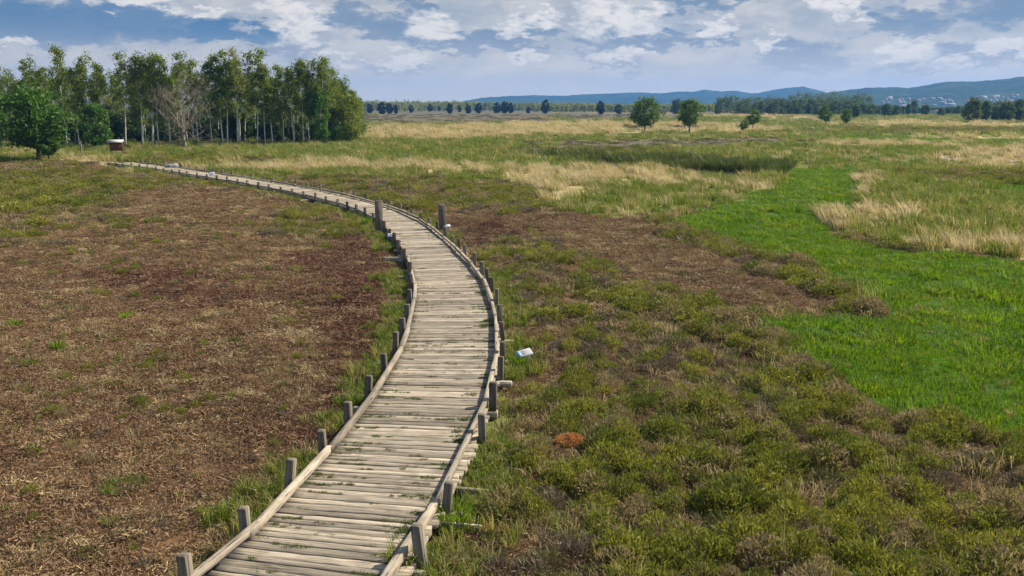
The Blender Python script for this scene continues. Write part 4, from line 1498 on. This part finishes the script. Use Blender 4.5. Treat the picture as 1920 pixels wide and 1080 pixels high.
def scatter(name, label, cat, coll, pts, rot, scl, link=True):
    n = len(pts)
    me = bpy.data.meshes.new(name)
    me.vertices.add(n)
    me.vertices.foreach_set('co', np.asarray(pts, np.float32).ravel())
    me.attributes.new('rot', 'FLOAT_VECTOR', 'POINT').data.foreach_set('vector', np.asarray(rot, np.float32).ravel())
    me.attributes.new('scl', 'FLOAT_VECTOR', 'POINT').data.foreach_set('vector', np.asarray(scl, np.float32).ravel())
    me.attributes.new('idx', 'INT', 'POINT').data.foreach_set('value', rng.integers(0, len(coll.objects), n).astype(np.int32))
    o = bpy.data.objects.new(name, me)
    COL.objects.link(o)
    ng = bpy.data.node_groups.new(name + '_scatter', 'GeometryNodeTree')
    ng.interface.new_socket('Geometry', in_out='INPUT', socket_type='NodeSocketGeometry')
    ng.interface.new_socket('Geometry', in_out='OUTPUT', socket_type='NodeSocketGeometry')
    N, L_ = ng.nodes, ng.links
    gi, go = N.new('NodeGroupInput'), N.new('NodeGroupOutput')
    ci = N.new('GeometryNodeCollectionInfo')
    ci.inputs['Collection'].default_value = coll
    ci.inputs['Separate Children'].default_value = True
    ci.inputs['Reset Children'].default_value = True
    ip = N.new('GeometryNodeInstanceOnPoints')
    ip.inputs['Pick Instance'].default_value = True

    def na(nm, typ):
        q = N.new('GeometryNodeInputNamedAttribute')
        q.data_type = typ
        q.inputs['Name'].default_value = nm
        return q.outputs['Attribute']
    er = N.new('FunctionNodeEulerToRotation')
    L_.new(na('rot', 'FLOAT_VECTOR'), er.inputs[0])
    L_.new(gi.outputs[0], ip.inputs['Points'])
    L_.new(ci.outputs[0], ip.inputs['Instance'])
    L_.new(na('idx', 'INT'), ip.inputs['Instance Index'])
    L_.new(er.outputs[0], ip.inputs['Rotation'])
    L_.new(na('scl', 'FLOAT_VECTOR'), ip.inputs['Scale'])
    L_.new(ip.outputs[0], go.inputs[0])
    md = o.modifiers.new('scatter', 'NODES')
    md.node_group = ng
    return tag(o, label, cat, kind='stuff')


# candidate positions, by rings, thinning with distance
def candidates(r0, r1, dens, half=math.radians(34), back=2.0):
    area = half * (r1 * r1 - r0 * r0)
    n = int(area * dens)
    r = np.sqrt(rng.uniform(r0 * r0, r1 * r1, n))
    a = rng.uniform(-half, half, n)
    return r * np.sin(a), r * np.cos(a) - back


rgk = np.random.default_rng(99)
K = {}
K['lush'] = variants('meadow_grass', M['lush'], [blades(70, 0.13, 0.09, 0.011, (0.0, 0.0), rgk, 0.20, 0.5) for _ in range(4)])
K['verge'] = variants('verge_grass', M['verge'], [blades(46, 0.24, 0.16, 0.012, (0, 0), rgk, 0.09, 0.45) for _ in range(4)])
K['dry'] = variants('dry_grass', M['dry'], [blades(60, 0.55, 0.2, 0.014, (-0.28, -0.05), rgk, 0.22, 0.35) for _ in range(4)])
K['straw'] = variants('straw_grass', M['straw'], [blades(44, 0.20, 0.15, 0.010, (-0.1, 0), rgk, 0.14, 0.6) for _ in range(4)])
K['sedge'] = variants('sedge', M['sedge'], [blades(64, 0.5, 0.22, 0.016, (-0.12, 0), rgk, 0.22, 0.4) for _ in range(4)])
K['reed'] = variants('reed', M['reed'], [blades(90, 1.15, 0.3, 0.024, (-0.1, 0), rgk, 0.4, 0.3) for _ in range(3)])
K['heather'] = variants('heather', M['heather'], [heather_bush(rgk, 0.30, 0.32, 520, 0.075, 0.018) for _ in range(5)])
K['dryheather'] = variants('dry_heather', M['dryheather'], [heather_bush(rgk, 0.26, 0.20, 300, 0.10, 0.014) for _ in range(4)])
K['litter'] = variants('stubble', M['litter'], [litter_patch(rgk, 0.30, 300, 0.062, 0.011, 0.05) for _ in range(5)])
K['redlitter'] = variants('red_stubble', M['redlitter'], [litter_patch(rgk, 0.30, 300, 0.062, 0.012, 0.05) for _ in range(4)])
K['stem'] = variants('grass_stalk', M['dry'], [blades(9, 0.75, 0.28, 0.007, (-0.2, 0), rgk, 0.10, 0.25) for _ in range(3)])

# base density per square metre near the camera, by zone: kind -> (density, size)
DEN = {
    'peat': {'litter': (14, 1.0), 'straw': (3.0, 0.8), 'dryheather': (1.2, 0.5), 'heather': (1.2, 0.45), 'verge': (1.0, 0.5)},
    'redpeat': {'redlitter': (14, 1.0), 'litter': (3, 1.0), 'straw': (1.2, 0.7), 'dryheather': (0.6, 0.5), 'heather': (0.3, 0.5)},
    'mixed': {'straw': (8.0, 1.15), 'dryheather': (3.0, 0.95), 'heather': (3.2, 0.9), 'litter': (12, 1.0), 'verge': (1.2, 0.7)},
    'heather': {'heather': (9.0, 1.0), 'dryheather': (2.6, 1.0), 'straw': (6.0, 1.25), 'verge': (5.0, 0.95), 'stem': (0.3, 0.9), 'litter': (10.0, 1.0)},
    'lush': {'lush': (28, 1.0), 'verge': (2.6, 0.6), 'straw': (0.9, 0.7)},
    'dry': {'dry': (7, 1.0), 'sedge': (0.8, 0.8)},
    'pink': {'dry': (7, 0.9), 'straw': (2, 1.2), 'sedge': (0.6, 0.8)},
    'yellow': {'sedge': (4.5, 0.8), 'verge': (6, 1.0), 'dry': (0.6, 0.7)},
    'sedge': {'sedge': (8.0, 1.0), 'dry': (0.35, 0.8), 'verge': (2.2, 1.0)},
    'reed': {'reed': (8.0, 0.60)},
    'olive': {'heather': (6, 1.2), 'dryheather': (1, 1.0), 'sedge': (1.0, 0.7)},
    'straw': {'straw': (5, 0.9), 'litter': (22, 1.0), 'dryheather': (0.8, 0.6)},
    'fallow': {'dryheather': (2, 1.0), 'straw': (2, 1.0)},
    'woodfloor': {'sedge': (1.0, 0.8)},
}
ZNAME = {v: k for k, v in ZN.items()}
MAXD = max(sum(d for d, s in z.values()) for z in DEN.values())
BINS = [(9, 26, 1.0, 1.0), (26, 50, 0.5, 1.35), (50, 95, 0.2, 2.0), (95, 190, 0.06, 3.0), (190, 330, 0.016, 4.6), (330, 620, 0.0035, 8.0)]
MOUND = P(1070, 834)
acc = {k: [[], [], []] for k in K}
for r0, r1, lod, big in BINS:
    for kind in K:
        mx = max(z.get(kind, (0, 1))[0] for z in DEN.values())
        X, Y = candidates(r0, r1, mx * lod)
        zid, wd_ = zone_at(X, Y)
        dens = np.array([DEN.get(ZNAME[i], {}).get(kind, (0, 1))[0] for i in range(16)])[zid] / mx
        size = np.array([DEN.get(ZNAME[i], {}).get(kind, (0, 1))[1] for i in range(16)])[zid]
        cl = fbm(X / 0.9, Y / 0.9, 40 + len(kind), 3)
        cl2 = fbm(X / 5.0, Y / 5.0, 60 + len(kind) * 3, 3)
        if kind in ('heather', 'dryheather', 'straw', 'verge', 'dry', 'stem'):
            dens = dens * np.clip(0.15 + 3.2 * (cl - 0.38) + 2.0 * (cl2 - 0.42), 0.03, 1.6)
        keep = (rng.random(len(X)) < dens) & (wd_ > (0.25 if kind in ('litter', 'redlitter', 'straw', 'verge') else 0.5)) & (np.full(len(X), kind in ('litter', 'straw')) | (np.hypot((X - MOUND[0]) / 0.55, (Y - MOUND[1] + 0.55) / 1.1) > 1))
        # trodden, grassy strip along the walk
        if kind in ('heather', 'dryheather'):
            keep &= (wd_ > 0.5 + 0.9 * vnoise(X * 0.8, Y * 0.8, 8))
        X, Y, size, cl = X[keep], Y[keep], size[keep], cl[keep]
        n = len(X)
        z = gz(X, Y)
        s = size * rng.uniform(0.65, 1.3, n) * (0.75 + 0.6 * cl)
        if kind == 'lush':
            s = s * np.clip(0.5 + 2.2 * (fbm(X / 0.7, Y / 0.7, 91, 2) - 0.25), 0.75, 1.7)
        vs = min(big, 1.0 + 0.18 * (big - 1))
        acc[kind][0].append(np.stack([X, Y, z - 0.01], 1))
        acc[kind][1].append(np.stack([rng.normal(0, 0.08, n), rng.normal(0, 0.08, n), rng.uniform(-0.5, 0.5, n) if kind in ('dry', 'reed', 'sedge') else rng.uniform(0, 6.28, n)], 1))
        acc[kind][2].append(np.stack([s * big, s * big, s * vs], 1))
# grassy verge right along both kerbs
n = 5200
s = np.concatenate([rng.uniform(1, 45, n * 3 // 5), rng.uniform(45, LEN - 2, n - n * 3 // 5)])
side = rng.choice((-1, 1), n)
off = 0.05 + np.abs(rng.normal(0, 0.40, n))
wq = np.interp(s, SS, WID)
ex, ey = np.interp(s, SS, lin_e[:, 0]), np.interp(s, SS, lin_e[:, 1])
nx, ny = np.interp(s, SS, nor[:, 0]), np.interp(s, SS, nor[:, 1])
o_ = np.where(side < 0, -off, wq + off)
X, Y = ex + nx * o_, ey + ny * o_
keep = (vnoise(s * 0.55, side * 7.0, 55) + 0.35 * vnoise(s * 2, side * 3.0, 56) > 0.58) & (walk_dist(X, Y) > 0.02)
X, Y, s = X[keep], Y[keep], s[keep]
n = len(X)
acc['verge'][0].append(np.stack([X, Y, gz(X, Y)], 1))
acc['verge'][1].append(np.stack([rng.normal(0, .1, n), rng.normal(0, .1, n), rng.uniform(0, 6.28, n)], 1))
sz_ = rng.uniform(0.7, 1.5, n)
acc['verge'][2].append(np.stack([sz_, sz_, sz_], 1))
LAB = {'lush': ('meadow_grass', 'bright green short grass of the mown meadow strip right of the heath', 'grass'),
       'verge': ('verge_grass', 'fresh green grass tufts along the kerbs and among the heath', 'grass'),
       'dry': ('dry_grass', 'pale straw-coloured tall grass waving in patches across the heath', 'grass'),
       'straw': ('straw_grass', 'short bleached grass tufts over the brown cut ground', 'grass'),
       'sedge': ('sedge', 'olive green tall sedge covering the middle of the heath', 'grass'),
       'reed': ('reed', 'dark green reeds along the wet ditch beyond the pale grass', 'reeds'),
       'heather': ('heather', 'dark olive heather cushions covering the near right heath', 'heather'),
       'dryheather': ('dry_heather', 'grey brown faded heather twigs among the green heather', 'heather'),
       'litter': ('stubble', 'reddish brown cut heather stubble covering the bare field', 'ground cover'),
       'redlitter': ('red_stubble', 'dark red brown peaty stubble along the left of the boardwalk bend', 'ground cover'),
       'stem': ('grass_stalk', 'thin pale grass stalks rising from the near heather', 'grass')}
tot = 0
for kind in K:
    a, b_, c = (np.vstack(q) for q in acc[kind])
    tot += len(a)
    nm, lab, cat = LAB[kind]
    scatter(nm, lab, cat, K[kind], a, b_, c)
print('scattered', tot)

# moss and little grasses in the joints of the planks
K['moss'] = variants('plank_moss', leaf_mat('joint_moss', (0.10, 0.125, 0.022), (0.17, 0.17, 0.05), (0.07, 0.14, 0.015), 0.3, 1.0, 0.3), [blades(26, 0.045, 0.035, 0.008, (0, 0), rgk, 0.03, 0.6) for _ in range(3)])
mp, mr, ms = [], [], []
for k in range(400):
    s = R.uniform(1, 26) if k < 300 else R.uniform(26, 60)
    wd_ = float(np.interp(s, SS, WID))
    c0 = R.uniform(0.1, wd_ - 0.1) if R.random() < 0.6 else R.choice((R.uniform(0.1, 0.35), R.uniform(wd_ - 0.6, wd_ - 0.12)))
    ln = R.uniform(0.1, 1.0) * R.random() + 0.06
    for j in range(int(ln / 0.03)):
        o1 = c0 + ln * (R.random() - 0.5)
        if 0.08 < o1 < wd_ - 0.08:
            q, t_ = at(s + R.gauss(0, 0.008), o1)
            mp.append((q[0], q[1], DZ - 0.005))
            mr.append((0, 0, R.uniform(0, 6.28)))
            z_ = R.uniform(0.5, 1.2) * (1.5 if o1 > wd_ - 0.45 else 1)
            ms.append((z_, z_, z_))
scatter('plank_moss', 'yellow green moss and grass growing in the joints between planks', 'moss', K['moss'], mp, mr, ms)

# a few plants one can single out
def tuft(name, kind, px, py, n, hgt, spread, wd_, br, label, cat, seed):
    rg = np.random.default_rng(seed)
    p = P(px, py)
    v, f = blades(n, hgt, spread, wd_, (0, 0), rg, br, 0.4)
    o = mesh_obj(name, v, f, M[kind])
    o.location = (p[0], p[1], float(gz(np.array([p[0]]), np.array([p[1]]))[0]))
    return tag(o, label, cat)


tuft('grass_tuft', 'verge', 234, 915, 420, 0.16, 0.12, 0.010, 0.36, 'wide fine green tussock alone in the brown field near the bottom', 'grass tuft', 1)
tuft('weed', 'lush', 110, 662, 130, 0.30, 0.12, 0.016, 0.14, 'bright green upright weed in the brown field, the taller of two', 'weed', 2)
tuft('weed', 'lush', 240, 595, 140, 0.24, 0.14, 0.018, 0.18, 'bright green round weed in the brown field, farther back', 'weed', 3)
tuft('weed', 'lush', 28, 610, 120, 0.22, 0.14, 0.016, 0.18, 'small dark green weed at the outer side of the brown field', 'weed', 4)
tuft('weed', 'verge', 56, 690, 130, 0.20, 0.16, 0.014, 0.2, 'yellow green low weed below the taller upright one', 'weed', 5)
tuft('green_clump', 'lush', 972, 690, 90, 0.38, 0.18, 0.03, 0.12, 'dark green leafy clump at the foot of the nearest information panel', 'plant', 6)
tuft('green_clump', 'lush', 760, 1074, 190, 0.46, 0.26, 0.018, 0.2, 'long-bladed green clump growing over the kerb at the bottom post', 'plant', 7)
tuft('green_clump', 'lush', 850, 985, 200, 0.42, 0.32, 0.018, 0.22, 'thick green clump around the second post on the right kerb', 'plant', 8)
tuft('green_clump', 'lush', 690, 423, 90, 0.5, 0.25, 0.04, 0.2, 'bright green clump at the foot of the left tall post', 'plant', 9)
rgm = np.random.default_rng(12)
v, f = heather_bush(rgm, 0.29, 0.13, 2400, 0.05, 0.014)
p = MOUND
o = mesh_obj('moss_mound', v, f, M['moss_orange'])
o.location = (p[0], p[1], float(gz(np.array([p[0]]), np.array([p[1]]))[0]) + 0.03)
tag(o, 'rusty orange mound lying in the heather right of the boardwalk', 'mound')

# ------------------------------------------------------------------ air
hzm, t = new_mat('air_haze')
pv = t.n('ShaderNodeVolumePrincipled', ins={'Color': (0.14, 0.42, 0.95, 1), 'Density': 1.5e-4, 'Anisotropy': 0.2})
t.n('ShaderNodeOutputMaterial', ins={'Volume': pv.outputs[0]})
k = MB()
k.box((0, 0, 70), (10400, 10400, 144))
hz_o = k.build('haze', hzm)
hz_o.display_type = 'WIRE'
tag(hz_o, kind='stuff')
